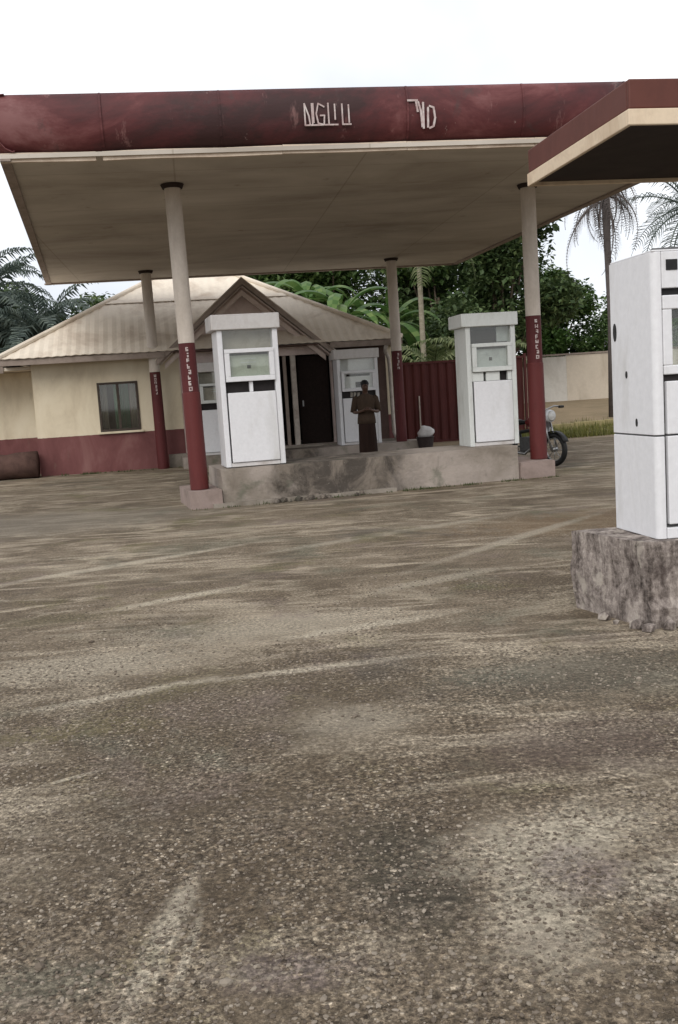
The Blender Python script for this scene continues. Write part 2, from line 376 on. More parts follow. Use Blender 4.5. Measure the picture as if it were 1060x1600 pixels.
# ------------------------------------------------------------------ geometry helpers
class G:
    def __init__(s): s.v = []; s.f = []
    def add(s, vs, fs):
        k = len(s.v); s.v += [tuple(p) for p in vs]; s.f += [tuple(i + k for i in q) for q in fs]; return s
    def box(s, x0, x1, y0, y1, z0, z1):
        return s.add([(x0, y0, z0), (x1, y0, z0), (x1, y1, z0), (x0, y1, z0), (x0, y0, z1), (x1, y0, z1), (x1, y1, z1), (x0, y1, z1)],
                     [(3, 2, 1, 0), (4, 5, 6, 7), (0, 1, 5, 4), (1, 2, 6, 5), (2, 3, 7, 6), (3, 0, 4, 7)])
    def prism(s, pts, d):
        """closed polygon pts extruded by vector d"""
        n = len(pts); P = [Vector(p) for p in pts]; Q = [p + Vector(d) for p in P]
        return s.add(P + Q, [tuple(range(n))[::-1], tuple(range(n, 2 * n))] + [(i, (i + 1) % n, n + (i + 1) % n, n + i) for i in range(n)])
    def tube(s, pts, r, n=10, caps=True, sy=1.0):
        P = [Vector(p) for p in pts]; m = len(P)
        if not isinstance(r, (list, tuple)): r = [r] * m
        vs = []; t0 = None; ux = None
        for i in range(m):
            t = (P[min(i + 1, m - 1)] - P[max(i - 1, 0)]).normalized()
            if ux is None:
                ref = Vector((1, 0, 0)) if abs(t.x) < .8 else Vector((0, 1, 0))
                ux = (ref - t * ref.dot(t)).normalized()
            else: ux = (ux - t * ux.dot(t)).normalized()
            uy = t.cross(ux)
            for k in range(n):
                a = 2 * pi * k / n; vs.append(P[i] + ux * (cos(a) * r[i]) + uy * (sin(a) * r[i] * sy))
        fs = [(i * n + k, i * n + (k + 1) % n, (i + 1) * n + (k + 1) % n, (i + 1) * n + k) for i in range(m - 1) for k in range(n)]
        if caps: fs += [tuple(range(n))[::-1], tuple(range((m - 1) * n, m * n))]
        return s.add(vs, fs)
    def loft(s, rings, n=20, caps=True):
        """rings: (cx, cy, z, rx, ry)"""
        vs = [(cx + rx * cos(2 * pi * k / n), cy + ry * sin(2 * pi * k / n), z) for cx, cy, z, rx, ry in rings for k in range(n)]
        m = len(rings)
        fs = [(i * n + k, i * n + (k + 1) % n, (i + 1) * n + (k + 1) % n, (i + 1) * n + k) for i in range(m - 1) for k in range(n)]
        if caps: fs += [tuple(range(n))[::-1], tuple(range((m - 1) * n, m * n))]
        return s.add(vs, fs)
    def torus(s, c, R, r, axis='y', n=28, k=8):
        vs = []
        for i in range(n):
            a = 2 * pi * i / n
            for j in range(k):
                b = 2 * pi * j / k; q = R + r * cos(b); h = r * sin(b)
                p = {'y': (q * cos(a), h, q * sin(a)), 'x': (h, q * cos(a), q * sin(a)), 'z': (q * cos(a), q * sin(a), h)}[axis]
                vs.append(Vector(c) + Vector(p))
        return s.add(vs, [(i * k + j, i * k + (j + 1) % k, ((i + 1) % n) * k + (j + 1) % k, ((i + 1) % n) * k + j) for i in range(n) for j in range(k)])
    def build(s, name, mat, parent=None, bevel=0, smooth=False, seg=2):
        me = bpy.data.meshes.new(name); me.from_pydata(s.v, [], s.f); me.update()
        import bmesh
        bm = bmesh.new(); bm.from_mesh(me); bmesh.ops.recalc_face_normals(bm, faces=bm.faces) if len(s.f) < 3000 else None
        bm.to_mesh(me); bm.free()
        me.materials.append(mat)
        if smooth: me.polygons.foreach_set('use_smooth', [True] * len(me.polygons))
        o = bpy.data.objects.new(name, me); COL.objects.link(o)
        if parent: o.parent = parent
        if bevel:
            b = o.modifiers.new('bevel', 'BEVEL'); b.width = bevel; b.segments = seg; b.limit_method = 'ANGLE'
        return o

def tag(o, label, cat, group=None, kind=None):
    if label: o['label'] = label
    if cat: o['category'] = cat
    if group: o['group'] = group
    if kind: o['kind'] = kind
    return o
def thing(name, label, cat, loc=(0, 0, 0), rz=0, group=None):
    o = bpy.data.objects.new(name, None); COL.objects.link(o); o.empty_display_size = .2
    o.location = loc; o.rotation_euler = (0, 0, rz); return tag(o, label, cat, group)
def box(name, b, mat, parent, bevel=0): return G().box(*b).build(name, mat, parent, bevel)

# ------------------------------------------------------------------ ground (one sheet to the horizon)
def sstep(a, b, x):
    t = min(1, max(0, (x - a) / (b - a))); return t * t * (3 - 2 * t)
def gz(x, y):
    rise = .55 * sstep(3.5, 7.5, x) * sstep(23, 40, y)
    rise += .55 * sstep(36, 60, y) * (1 - sstep(3.5, 7.5, x))
    dip = .012 * noise.noise(Vector((x * .5, y * .5, 0))) * (1 - sstep(10, 13, y))
    return rise + dip
g = G()
xs = [-1500, -400, -120, -60, -40, -30, -24, -18, -14] + [-11 + i * .5 for i in range(53)] + [17, 20, 24, 30, 40, 60, 120, 400, 1500]
ys = [-300, -60, -20, -8, -3] + [-1 + i * .4 for i in range(36)] + [14 + i * 1.0 for i in range(40)] + [58, 66, 80, 110, 180, 400, 1500]
for y in ys:
    for x in xs: g.v.append((x, y, gz(x, y)))
nx = len(xs)
g.f = [(j * nx + i, j * nx + i + 1, (j + 1) * nx + i + 1, (j + 1) * nx + i) for j in range(len(ys) - 1) for i in range(nx - 1)]
go = g.build('ground', M['ground'], smooth=True); tag(go, 'worn brown grey gravelly forecourt ground with pale streaks and moss', 'ground', kind='structure')

rng = random.Random(4)
ICO = [(0, 0, -1), (.72, -.53, -.45), (-.28, -.85, -.45), (-.89, 0, -.45), (-.28, .85, -.45), (.72, .53, -.45), (.28, -.85, .45), (-.72, -.53, .45), (-.72, .53, .45), (.28, .85, .45), (.89, 0, .45), (0, 0, 1)]
ICF = [(0, 1, 2), (1, 0, 5), (0, 2, 3), (0, 3, 4), (0, 4, 5), (1, 5, 10), (2, 1, 6), (3, 2, 7), (4, 3, 8), (5, 4, 9), (1, 10, 6), (2, 6, 7), (3, 7, 8), (4, 8, 9), (5, 9, 10), (6, 10, 11), (7, 6, 11), (8, 7, 11), (9, 8, 11), (10, 9, 11)]
g = G(); cnt = 0
while cnt < 22000:
    y = 1.75 + 6.2 * rng.random() ** 1.6; x = (rng.random() - .5) * 2 * (.42 * y + .7)
    if 1.35 < x and 5.6 < y < 6.9: continue
    d = noise.noise(Vector((x * .9, y * .9, 3.1))) + .5 * noise.noise(Vector((x * 2.6, y * 2.6, 7)))
    if d < -.10 + .10 * max(0, y - 3.5) - .35 * rng.random(): continue
    r = .0035 + .006 * rng.random() ** 2.2
    if rng.random() < .012: r *= 2.0
    a = rng.random() * 6.3; sx, sy, sz = r * rng.uniform(.8, 1.5), r * rng.uniform(.7, 1.1), r * rng.uniform(.4, .75)
    z = gz(x, y) + sz * .25
    vs = []
    for p in ICO:
        q = rng.uniform(.75, 1.15); px, py = p[0] * sx * q, p[1] * sy * q
        vs.append((x + px * cos(a) - py * sin(a), y + px * sin(a) + py * cos(a), z + p[2] * sz * q))
    g.add(vs, ICF); cnt += 1
tag(g.build('loose_gravel', M['pebble']), 'small loose grey and brown stones strewn over the near forecourt', 'gravel', kind='stuff')

def tufts(name, pts, mat, h, n, label, cat, spread=.1):
    g = G()
    for x, y, s in pts:
        for k in range(n):
            a = rng.random() * 6.3; d = spread * sqrt(rng.random()) * s; bx, by = x + d * cos(a), y + d * sin(a)
            b = rng.random() * 6.3; L = h * rng.uniform(.5, 1.2) * s; w = .006 + .1 * L * .2; lean = rng.uniform(.1, .6) * L
            z = gz(bx, by) - .005
            c, s_ = cos(b), sin(b)
            g.add([(bx - w * s_, by + w * c, z), (bx + w * s_, by - w * c, z), (bx + lean * c, by + lean * s_, z + L)], [(0, 1, 2)])
    return tag(g.build(name, mat), label, cat, kind='stuff')
pts = []
for k in range(900):
    t = rng.random(); x = 4.6 + 9 * t; y = 24.2 + .12 * (x - 5) + rng.choice([0, 1, 1, 1.6]) * rng.uniform(.0, 2.6)
    pts.append((x, y, rng.uniform(.7, 1.4)))
tufts('verge_grass', pts, M['grassmat'], .16, 14, 'yellow green grass verge in front of the pale boundary wall', 'grass', .22)
pts = []
for k in range(70):                                                             # weeds along the islands and in the yard
    t = rng.random(); pts.append((-2.0 + 5.4 * t, 13.44 + 1.50 * t - rng.random() * .06, rng.uniform(.4, 1)))
for k in range(40): pts.append((rng.uniform(-6.6, -3.6), 22.15 + rng.random() * .3, rng.uniform(.5, 1.2)))
tufts('ground_weeds', pts, M['mossleaf'], .06, 9, 'sparse low green weeds at the foot of islands and walls', 'weeds', .09)

# ------------------------------------------------------------------ main canopy
ZC = 4.45
FL, FR, BR, BL = Vector((-3.72, 11.9, ZC)), Vector((5.53, 13.15, ZC)), Vector((3.3, 24.8, ZC)), Vector((-6.58, 23.66, ZC))
canopy = thing('station_canopy', 'large flat canopy with weathered maroon fascia and brown soffit over two rows of pumps', 'canopy', (0, 0, 0))
soff = G().prism([FL + Vector((.02, .02, 0)), FR + Vector((-.02, .02, 0)), BR + Vector((-.02, -.02, 0)), BL + Vector((.02, -.02, 0))], (0, 0, .05)).build('soffit', M['soffit'], canopy)
roof = G().prism([p + Vector((0, 0, .70)) + (Vector((0, .12, 0)) if p.y < 20 else Vector((0, -.12, 0))) for p in (FL, FR, BR, BL)], (0, 0, .04)).build('roof_deck', M['roofing'], canopy)
PROFILE = [(.14, .735), (.05, .725), (.0, .66), (-.025, .54), (-.03, .42), (-.01, .29), (.03, .19), (.09, .115), (.17, .075), (.20, .085)]
def fascia(a, b, name, seed):
    d = (b - a); L = d.length; d.normalize(); nrm = Vector((d.y, -d.x, 0))          # outward for a->b anticlockwise from above
    r = random.Random(seed); g = G(); n = max(8, int(L / .3))
    for i in range(n + 1):
        t = L * i / n; wob = .010 * noise.noise(Vector((t * .5, seed, 0))); wz = .014 * noise.noise(Vector((t * .35, seed, 5)))
        for off, z in PROFILE:
            p = a + d * t - nrm * (off + wob); g.v.append((p.x, p.y, ZC + z + wz))
    m = len(PROFILE)
    g.f = [(i * m + j, (i + 1) * m + j, (i + 1) * m + j + 1, i * m + j + 1) for i in range(n) for j in range(m - 1)]
    o = g.build(name, M['fascia'], canopy, smooth=True)
    s = o.modifiers.new('thickness', 'SOLIDIFY'); s.thickness = .012
    return o
ff = fascia(FL - (FR - FL).normalized() * .03, FR, 'front_fascia', 1); fascia(FR, BR, 'side_fascia', 2); fascia(BR, BL, 'back_fascia', 3); fascia(BL, FL, 'side_fascia', 4)
# overlapping sheet joints and rust-stained screws on the front fascia
dj = (FR - FL).normalized(); nj = Vector((dj.y, -dj.x, 0)); rj = random.Random(5)
for t in (1.22, 2.62, 4.02 + .9, 6.4, 7.75):
    g = G()
    for (o0, z0_), (o1, z1_) in zip(PROFILE[1:-2], PROFILE[2:-1]):
        w_ = .012; e_ = .012
        p = [FL + dj * (t + s_ * w_) - nj * (o_ - e_) + Vector((0, 0, z_)) for s_, o_, z_ in ((-1, o0, z0_), (1, o0, z0_), (1, o1, z1_), (-1, o1, z1_))]
        q = [v - nj * .008 for v in p]
        g.add(p + q, [(0, 1, 2, 3), (0, 4, 5, 1), (2, 6, 7, 3), (1, 5, 6, 2), (0, 3, 7, 4)])
    g.build('joint_strip', M['fascia'], canopy)
# pale trim under the front fascia, in lengths with gaps
d = (FR - FL).normalized(); nn = Vector((d.y, -d.x, 0)); L = (FR - FL).length
for t0, t1, dz in ((.02, 1.12, .0), (1.2, 3.35, -.003), (3.355, 4.9, .003), (4.905, 6.55, .0), (6.555, 8.7, .003)):
    a = FL + d * t0 - nn * .05; b = FL + d * t1 - nn * .05
    z = Vector((0, 0, dz - .035)); w = -nn * .045
    q = [a + z, a + z + w, b + z + w, b + z]
    tr = G()
    k = 6
    for i in range(k):                                                      # slightly wavy board
        pa = a.lerp(b, i / k); pb = a.lerp(b, (i + 1) / k)
        wa = Vector((0, 0, .012 * noise.noise(pa * 1.3))); wb = Vector((0, 0, .012 * noise.noise(pb * 1.3)))
        vs = [pa + z + wa, pa + z + wa + w, pa + z + wa + w + Vector((0, 0, .105)), pa + z + wa + Vector((0, 0, .105)),
              pb + z + wb, pb + z + wb + w, pb + z + wb + w + Vector((0, 0, .105)), pb + z + wb + Vector((0, 0, .105))]
        fs = [(0, 4, 7, 3), (1, 2, 6, 5), (0, 1, 5, 4), (3, 7, 6, 2)]
        if i == 0: fs.append((0, 3, 2, 1))
        if i == k - 1: fs.append((4, 5, 6, 7))
        tr.add(vs, fs)
    tr.build('trim_board', M['trim'], canopy)
# dark edge battens round the other three sides
for a, b in ((FR, BR), (BR, BL), (BL, FL)):
    dd = (b - a).normalized(); n2 = Vector((dd.y, -dd.x, 0))
    G().prism([a - n2 * .02 + Vector((0, 0, -.03)), b - n2 * .02 + Vector((0, 0, -.03)), b - n2 * .14 + Vector((0, 0, -.03)), a - n2 * .14 + Vector((0, 0, -.03))], (0, 0, .028)).build('edge_batten', M['barge'], canopy)
# what is left of the white lettering: thin strokes on the front fascia
def stroke_group(t0, z0, strokes, name, label, th=.017):
    """strokes: polylines in (along, up) metres, flat 6 mm thick"""
    for pl in strokes:
        g = G()
        for (x0, y0), (x1, y1) in zip(pl[:-1], pl[1:]):
            ex, ey = x1 - x0, y1 - y0; l = sqrt(ex * ex + ey * ey); ex /= l; ey /= l
            c = [(x0 - ey * th / 2 - ex * th * .3, y0 + ex * th / 2 - ey * th * .3), (x1 - ey * th / 2 + ex * th * .3, y1 + ex * th / 2 + ey * th * .3), (x1 + ey * th / 2 + ex * th * .3, y1 - ex * th / 2 + ey * th * .3), (x0 + ey * th / 2 - ex * th * .3, y0 - ex * th / 2 - ey * th * .3)]
            j = rng.random() * .004
            g.prism([FL + d * (t0 + u) + nn * (.044 + j) + Vector((0, 0, z0 + v)) for u, v in c], nn * -.02)
        g.build(name, M['letters'], canopy)
H_ = .25
stroke_group(3.64, .27, [[(0, 0), (0, H_), (.05, .10), (.06, .0)], [(.09, 0), (.09, H_)], [(.105, H_), (.105, .03)],
                         [(.24, .21), (.17, H_), (.14, .13), (.16, .02), (.23, .0), (.24, .11), (.19, .11)],
                         [(.29, H_), (.29, 0), (.40, .0)], [(.37, H_ * .95), (.37, .06)], [(.46, H_ * .95), (.46, 0), (.56, 0)], [(.54, H_ * .9), (.54, .02)], [(.0, .0), (.28, .0)]],
             'fascia_letter', 'broken row of thin white letters left on the maroon fascia')
stroke_group(5.02, .20, [[(-.10, .33), (.02, .33)], [(.0, .33), (.02, .20)], [(.03, .31), (.06, .20), (.07, .02)], [(.09, .30), (.085, .0)], [(.14, .01), (.15, .24)], [(.17, .26), (.22, .24), (.235, .12), (.21, .02), (.16, .0)]],
             'fascia_letter', 'few curled white letter remains further right on the fascia', .023)

# pillars: cream upper shaft, red lower shaft, red sleeve; parts of the canopy
def pillar(x, y, zb, r, lean, split, sleeve_z, letters, tone):
    sh = G().tube([(0, 0, split - zb), (0, 0, ZC - zb)], [r * .96, r * .93], 24).build('pillar', M['cream_pillar'], canopy, smooth=False)
    sh.location = (x, y, zb); sh.rotation_euler = (0, lean, 0)
    sh['label'] = tone
    G().tube([(0, 0, 0), (0, 0, split - zb)], [r * 1.02, r * .97], 20).build('red_shaft', M['red_pillar'], sh)
    if sleeve_z: G().tube([(0, 0, 0.0), (0, 0, sleeve_z - zb)], [r * 1.10, r * 1.06], 24).build('sleeve', M['red_sleeve'], sh, .01)
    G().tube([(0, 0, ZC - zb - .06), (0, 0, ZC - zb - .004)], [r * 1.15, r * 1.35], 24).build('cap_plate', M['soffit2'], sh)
    z = split - zb - .06; rr = random.Random(int(x * 10 + 50)); a0 = -pi / 2 + letters_ang
    for k in range(letters):
        hh = rr.uniform(.045, .06); lg = G()
        parts = [(-.022, .0, .012, hh), (.012, .0, .012, hh), (-.0095, 0, .021, .013), (-.0095, hh * .5, .021, .013), (-.0095, hh - .013, .021, .013)]
        for q in rr.sample(range(5), rr.choice([3, 4, 4])):
            u, v, w2, h2 = parts[q]
            ang = a0 + (u + w2 / 2) / r
            c = Vector((cos(ang), sin(ang), 0)); tdir = Vector((-sin(ang), cos(ang), 0))
            p0 = c * (r * 1.005) - tdir * (w2 / 2 + .0015) + Vector((0, 0, z - v - h2 - .001)); w2 += .003; h2 += .002
            lg.prism([p0, p0 + tdir * w2, p0 + tdir * w2 + Vector((0, 0, h2)), p0 + Vector((0, 0, h2))], c * (.008 + .0004 * q))
        lg.build('letter', M['letters'], sh)
        z -= .078
    return sh
letters_ang = .15
pillar(-1.95, 13.85, .25, .119, radians(-.6), 2.30, 1.62, 8, 'front left round pillar, cream above and red below')
pillar(3.20, 15.40, .25, .121, radians(-.2), 2.47, 1.75, 8, 'front right round pillar, cream above and red below')
pillar(-3.95, 22.45, .0, .125, radians(-.4), 2.20, None, 6, 'back left round pillar beside the yellow wall, dark red below')
pillar(1.58, 23.0, .20, .125, radians(-.3), 2.35, None, 5, 'back right round pillar beside the downpipe, faded green cream above')

# ------------------------------------------------------------------ near canopy at upper right
a2 = radians(9); sc2 = .92
K = Vector((2.17 * sc2, 7.03 * sc2, 0)); ZK = 1.5 + 1.7 * sc2
can2 = thing('side_canopy', 'smaller near canopy with pale trim and orange brown fascia above the closest pump', 'canopy', (K.x, K.y, 0), a2)
LX, LY = 4.6, 1.83
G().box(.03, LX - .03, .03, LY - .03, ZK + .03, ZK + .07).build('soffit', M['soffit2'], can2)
G().box(.05, LX - .05, .05, LY - .05, ZK + .235, ZK + .26).build('roof_deck', M['roofing'], can2)
for nm, b in (('trim_board', (0, LX, 0, .03, ZK, ZK + .10)), ('trim_board', (0, .03, .031, LY - .031, ZK, ZK + .10)), ('trim_board', (0, LX, LY - .03, LY, ZK, ZK + .10)), ('trim_board', (LX - .03, LX, .031, LY - .031, ZK, ZK + .10))):
    box(nm, b, M['trim2'], can2, .006)
for b in ((.01, LX - .01, .01, .04, ZK + .101, ZK + .285), (.01, .04, .041, LY - .041, ZK + .101, ZK + .285), (.01, LX - .01, LY - .04, LY - .01, ZK + .101, ZK + .285), (LX - .04, LX - .01, .041, LY - .041, ZK + .101, ZK + .285)):
    box('fascia', b, M['fascia2'], can2, .01)
for x in (1.9, 4.0):
    p = G().tube([(x, 1.1, 0), (x, 1.1, ZK + .028)], .11, 20).build('pillar', M['cream_pillar'], can2)
    G().tube([(x, 1.1, 0), (x, 1.1, 1.3)], .125, 20).build('sleeve', M['red_sleeve'], p, .01)

# ------------------------------------------------------------------ pump islands
def rough_box(b, step=.12, amp=.02, seed=0, jag=0):
    """a box with broken, uneven faces"""
    x0, x1, y0, y1, z0, z1 = b
    import bmesh
    bm = bmesh.new(); bmesh.ops.create_cube(bm, size=1)
    for v in bm.verts: v.co = Vector(((x0 + x1) / 2 + v.co.x * (x1 - x0), (y0 + y1) / 2 + v.co.y * (y1 - y0), (z0 + z1) / 2 + v.co.z * (z1 - z0)))
    for ax, (a, c) in enumerate(((x0, x1), (y0, y1), (z0, z1))):
        n = max(1, int((c - a) / step))
        for i in range(1, n):
            co = Vector((0, 0, 0)); co[ax] = a + (c - a) * i / n; no = Vector((0, 0, 0)); no[ax] = 1
            bmesh.ops.bisect_plane(bm, geom=bm.verts[:] + bm.edges[:] + bm.faces[:], plane_co=co, plane_no=no)
    for v in bm.verts:
        p = v.co * 4 + Vector((seed, 0, 0))
        dv = noise.noise_vector(p) * amp + noise.noise_vector(p * 3) * amp * .5
        if v.co.z > z1 - 1e-4: dv.z = -abs(dv.z) * .6
        v.co += dv
        if jag and v.co.z < z0 + (z1 - z0) * .35: v.co.y -= jag * max(0, noise.noise(p * 1.3) + .25)
    g = G(); bm.verts.index_update(); g.v = [tuple(v.co) for v in bm.verts]; g.f = [tuple(q.index for q in f.verts) for f in bm.faces]; bm.free(); return g

IA = radians(15.5)
i1 = thing('pump_island', 'long raised front island of mossy stained concrete carrying two white pumps', 'pump island', (-2.04, 13.5, 0), IA, 'concrete pump islands')
rough_box((.46, 5.02, .06, 1.25, -.05, .52), .1, .014, 3).build('plinth', M['island'], i1)
rough_box((.0, .445, .0, 1.2, -.05, .25), .12, .012, 5).build('end_step', M['padpink'], i1)
rough_box((5.04, 5.62, .02, 1.2, -.05, .25), .12, .012, 7).build('end_step', M['padpink'], i1)
rough_box((.30, 3.0, -.06, .05, -.05, .055), .1, .012, 9).build('kerb_apron', M['concrete'], i1)
# a crumbled corner of rubble at the foot of the front island
g = G(); rr = random.Random(8)
for k in range(26):
    x = rr.gauss(1.75, .28); y = rr.uniform(-.16, .04); s = rr.uniform(.02, .07)
    g.add([(x + p[0] * s * rr.uniform(.7, 1.2), y + p[1] * s * rr.uniform(.7, 1.1), s * .5 + p[2] * s * rr.uniform(.6, 1)) for p in ICO], ICF)
g.build('rubble', M['island'], i1)['kind'] = 'stuff'

BA = radians(10)
BO = (-6.73, 22.35)
def bl(x, y):                                                               # building frame to world
    return (BO[0] + x * cos(BA) - y * sin(BA), BO[1] + x * sin(BA) + y * cos(BA))
i2 = thing('pump_island', 'low rear concrete island in front of the station building, half hidden by the front one', 'pump island', (*bl(3.2, -1.0), 0), BA, 'concrete pump islands')
rough_box((.0, 5.6, .0, .80, -.05, .25), .15, .012, 21).build('plinth', M['island'], i2)
i3 = thing('pump_island', 'rough near plinth with black streaked plaster under the closest pump at right', 'pump island', (1.87, 5.70, 0), radians(9), 'concrete pump islands')
g = rough_box((-.10, 3.0, -.075, .60, -.06, .515), .055, .022, 13, .07)
def skew(x, y, z):
    k = min(1, max(0, (1.2 - x) / 1.33))
    return (x - .27 * (y + .075) * k, y + .10 * max(0, .12 - (x + .13)) / .12 * .5, z)
g.v = [skew(*p) for p in g.v]
g.build('plinth', M['plinth'], i3)
g = G(); rr = random.Random(3)
for k in range(16):                                                          # crumbled lumps at its foot
    x = rr.uniform(-.36, .6); y = rr.uniform(-.17, -.08) if x > -.12 else -.075 + (-.13 - x) / .34 + rr.uniform(-.1, -.0); s = rr.uniform(.015, .06) * (1.4 if k < 6 else 1)
    g.add([(x + p[0] * s * rr.uniform(.7, 1.2), y + p[1] * s * rr.uniform(.7, 1.1), s * .5 + p[2] * s * rr.uniform(.6, 1)) for p in ICO], ICF)
g.build('rubble', M['plinth'], i3)['kind'] = 'stuff'

# ------------------------------------------------------------------ fuel pumps
def capped_pump(loc, rz, label, w=.86, dp=.55, h=2.13, backing='paper', dial='dial', band=2, white='white', cap='capwhite', slot=False):
    t = thing('fuel_pump', label, 'fuel pump', loc, rz, 'old white fuel pumps')
    hc = h * .9                                                              # underside of the cap
    z_band0, z_band1, z_disp1 = h * .49, h * .555, h * .775
    for x in (0, w - .075):
        box('side_panel', (x, x + .075, 0, dp, 0, hc), M[white], t, .008)
    box('back_panel', (.077, w - .077, dp - .04, dp - .01, .0, z_disp1), M[white], t)
    box('base_rail', (.077, w - .077, .01, dp - .05, 0, .055), M['capwhite'], t, .005)
    box('lower_door', (.095, w - .080, -.012, .03, .062, z_band0), M['white'], t, .010)
    b = box('nozzle_recess', (.077, w - .077, .08, .10, z_band0 + .003, z_band1 + .02), M['dark'], t)
    if band == 2:
        box('recess_divider', (w * .48, w * .48 + .05, .012, .079, z_band0 + .004, z_band1 + .01), M[white], b)
    elif band == 1:                                                          # mostly closed recess with two notches
        for x0, x1 in ((.078, .33 * w), (.38 * w, .66 * w), (.82 * w, w - .078)):
            box('recess_cover', (x0, x1, .012, .079, z_band0 + .004, z_band1 + .01), M[white], b, .004)
    else:
        for k, x in enumerate((.30, .38, .47, .60, .66)):
            G().prism([(w * x, .07, z_band0 + .03), (w * x + .05, .07, z_band0 + .02 + .02 * (k % 2)), (w * x + .07, .07, z_band1 - .02), (w * x + .01, .07, z_band1 - .01 * k)], (0, .012, 0)).build('nozzle_rest', M['paper'], b)
    # display housing: frame of four bars, glass and dial behind
    x0, x1 = .085, w - .075; f_ = .07; zb, zt = z_band1 + .015, z_disp1
    g = G(); g.box(x0, x1, -.035, .075, zb, zb + f_); g.box(x0, x1, -.035, .075, zt - f_ * .8, zt); g.box(x0, x0 + f_, -.033, .075, zb + f_ + .001, zt - f_ * .8 - .001); g.box(x1 - f_, x1, -.033, .075, zb + f_ + .001, zt - f_ * .8 - .001)
    hs = g.build('display_housing', M[white], t, .006)
    dl = box('dial_plate', (x0 + f_ + .001, x1 - f_ - .001, .045, .06, zb + f_ + .001, zt - f_ * .8 - .001), M[dial], hs)
    box('display_glass', (x0 + f_ + .002, x1 - f_ - .002, .005, .009, zb + f_ + .002, zt - f_ * .8 - .002), M['glass'], hs)
    if slot:
        box('counter_slot', (w * .22, w * .80, .030, .0445, zt - f_ * .8 - .07, zt - f_ * .8 - .02), M['dark'], dl)
        box('counter_window', (w * .44, w * .58, .030, .0445, zb + f_ + .02, zb + f_ + .14), M['dark'], dl)
    else:
        zz = (zb + zt) / 2
        box('counter_window', (w * .47, w * .53, .038, .0445, zz - .05, zz), M['seam'], dl)
        for q in (.10, .05): box('counter_line', (w * .36, w * .62, .040, .0445, zz + q - .02, zz + q - .008), M['dialgrey'], dl)
        box('top_shadow_strip', (x0 + f_ + .01, x1 - f_ - .01, .03, .0445, zt - f_ * .8 - .03, zt - f_ * .8 - .005), M['seam'], dl)
    # upper sign window
    box('sign_backing', (.077, w - .077, .16, .175, z_disp1 + .004, hc - .001), M[backing], t)
    if backing == 'dark': box('sign_remnant', (w * .68, w - .082, .13, .15, z_disp1 + .02, hc - .01), M['dialgrey'], t)
    box('sign_glass', (.078, w - .078, .05, .054, z_disp1 + .006, hc - .002), M['glass'], t)
    box('cap', (-.075, w + .035, -.05, dp + .05, hc, h), M[cap], t, .014)
    return t
capped_pump((-1.545, 13.84, .53), radians(14), 'front left white pump with grey cap and pale green dial')
capped_pump((2.10, 15.15, .52), radians(11), 'front right white pump with dark empty sign window, beside a red pillar', w=.80, h=2.03, backing='dark', dial='dialgrey', band=1, white='white2', cap='white2')
capped_pump((*bl(6.87, -.75), .25), BA, 'rear pump with black counter slots, behind the standing person', w=.96, h=2.2, dial='white', backing='white', band=0, slot=True)
capped_pump((*bl(3.62, -.75), .25), BA, 'rear pump mostly hidden behind the front left pump and red pillar', w=.92, h=2.08, dial='paper', band=2, white='white2')

# the near pump, a lower rounded model
t3 = thing('fuel_pump', 'closest tall white pump with open glass window, cut by the right photo edge', 'fuel pump', (1.87, 5.70, .515), radians(9), 'old white fuel pumps')
w3, d3, h3 = .86, .56, 1.66
sp = G(); R3 = .035                                                           # left side: rounded sheet with a joint at 0.61
def side_sheet(z0, z1):
    g = G(); pts = [(.0, d3)] + [(R3 - R3 * cos(a), R3 - R3 * sin(a)) for a in [i * pi / 12 for i in range(7)]] + [(.055, 0), (.055, .03), (.05, d3)]
    return g.prism([(x, y, z0) for x, y in pts], (0, 0, z1 - z0))
lower = side_sheet(.0, .605).build('side_panel', M['white'], t3, .003)
upper = side_sheet(.615, h3).build('side_panel', M['white'], t3, .003)
box('side_joint', (.006, .05, .02, d3 - .005, .604, .616), M['seam'], t3)
box('side_panel', (w3 - .055, w3, 0, d3, 0, h3), M['white'], t3, .01)
for y, z, hy, hz in ((.50, 1.24, .022, .055), (.355, .975, .012, .022), (.235, .685, .012, .024)):
    o = G().prism([(-.004, y + hy * cos(a), z + hz * sin(a)) for a in [k * pi / 8 for k in range(16)]], (.008, 0, 0)).build('lock_slot', M['black'], upper)
box('top_panel', (.004, w3 - .004, .004, d3 - .004, h3 + .001, h3 + .012), M['white'], t3, .004)
hd = box('head_panel', (.058, w3 - .058, .0, .03, 1.455, h3), M['white'], t3, .004)
box('indicator_window', (.085, .155, -.004, .012, 1.555, 1.615), M['black'], hd)
G().tube([(.02, .03, h3 + .012), (.30, .12, h3 + .03), (.6, .2, h3 + .03)], .012, 8).build('loose_cable', M['seam'], hd)
box('slot_gap', (.058, w3 - .058, .03, .05, 1.415, 1.455), M['black'], t3)
wf = G(); 
wf.box(.058, w3 - .058, -.008, .05, 1.335, 1.414); wf.box(.058, w3 - .058, -.008, .05, .962, 1.015)
wf.box(.058, .115, -.006, .05, 1.0155, 1.3345); wf.box(w3 - .115, w3 - .058, -.006, .05, 1.0155, 1.3345)
wfo = wf.build('window_frame', M['white'], t3, .006)
box('window_glass', (.1155, w3 - .1155, .02, .024, 1.0155, 1.3345), M['glass'], wfo)
box('window_top_bar', (.1155, w3 - .1155, .03, .06, 1.285, 1.3335), M['dark'], wfo)
box('window_glass', (.0565, w3 - .0565, d3 - .06, d3 - .056, 1.0155, 1.41), M['glass'], wfo)
box('shelf', (.057, w3 - .057, .051, d3 - .02, .97, .99), M['white'], t3)
box('slot_gap', (.058, w3 - .058, .02, .05, .925, .961), M['dark'], t3)
box('upper_door', (.072, w3 - .062, -.006, .03, .616, .924), M['white'], t3, .006)
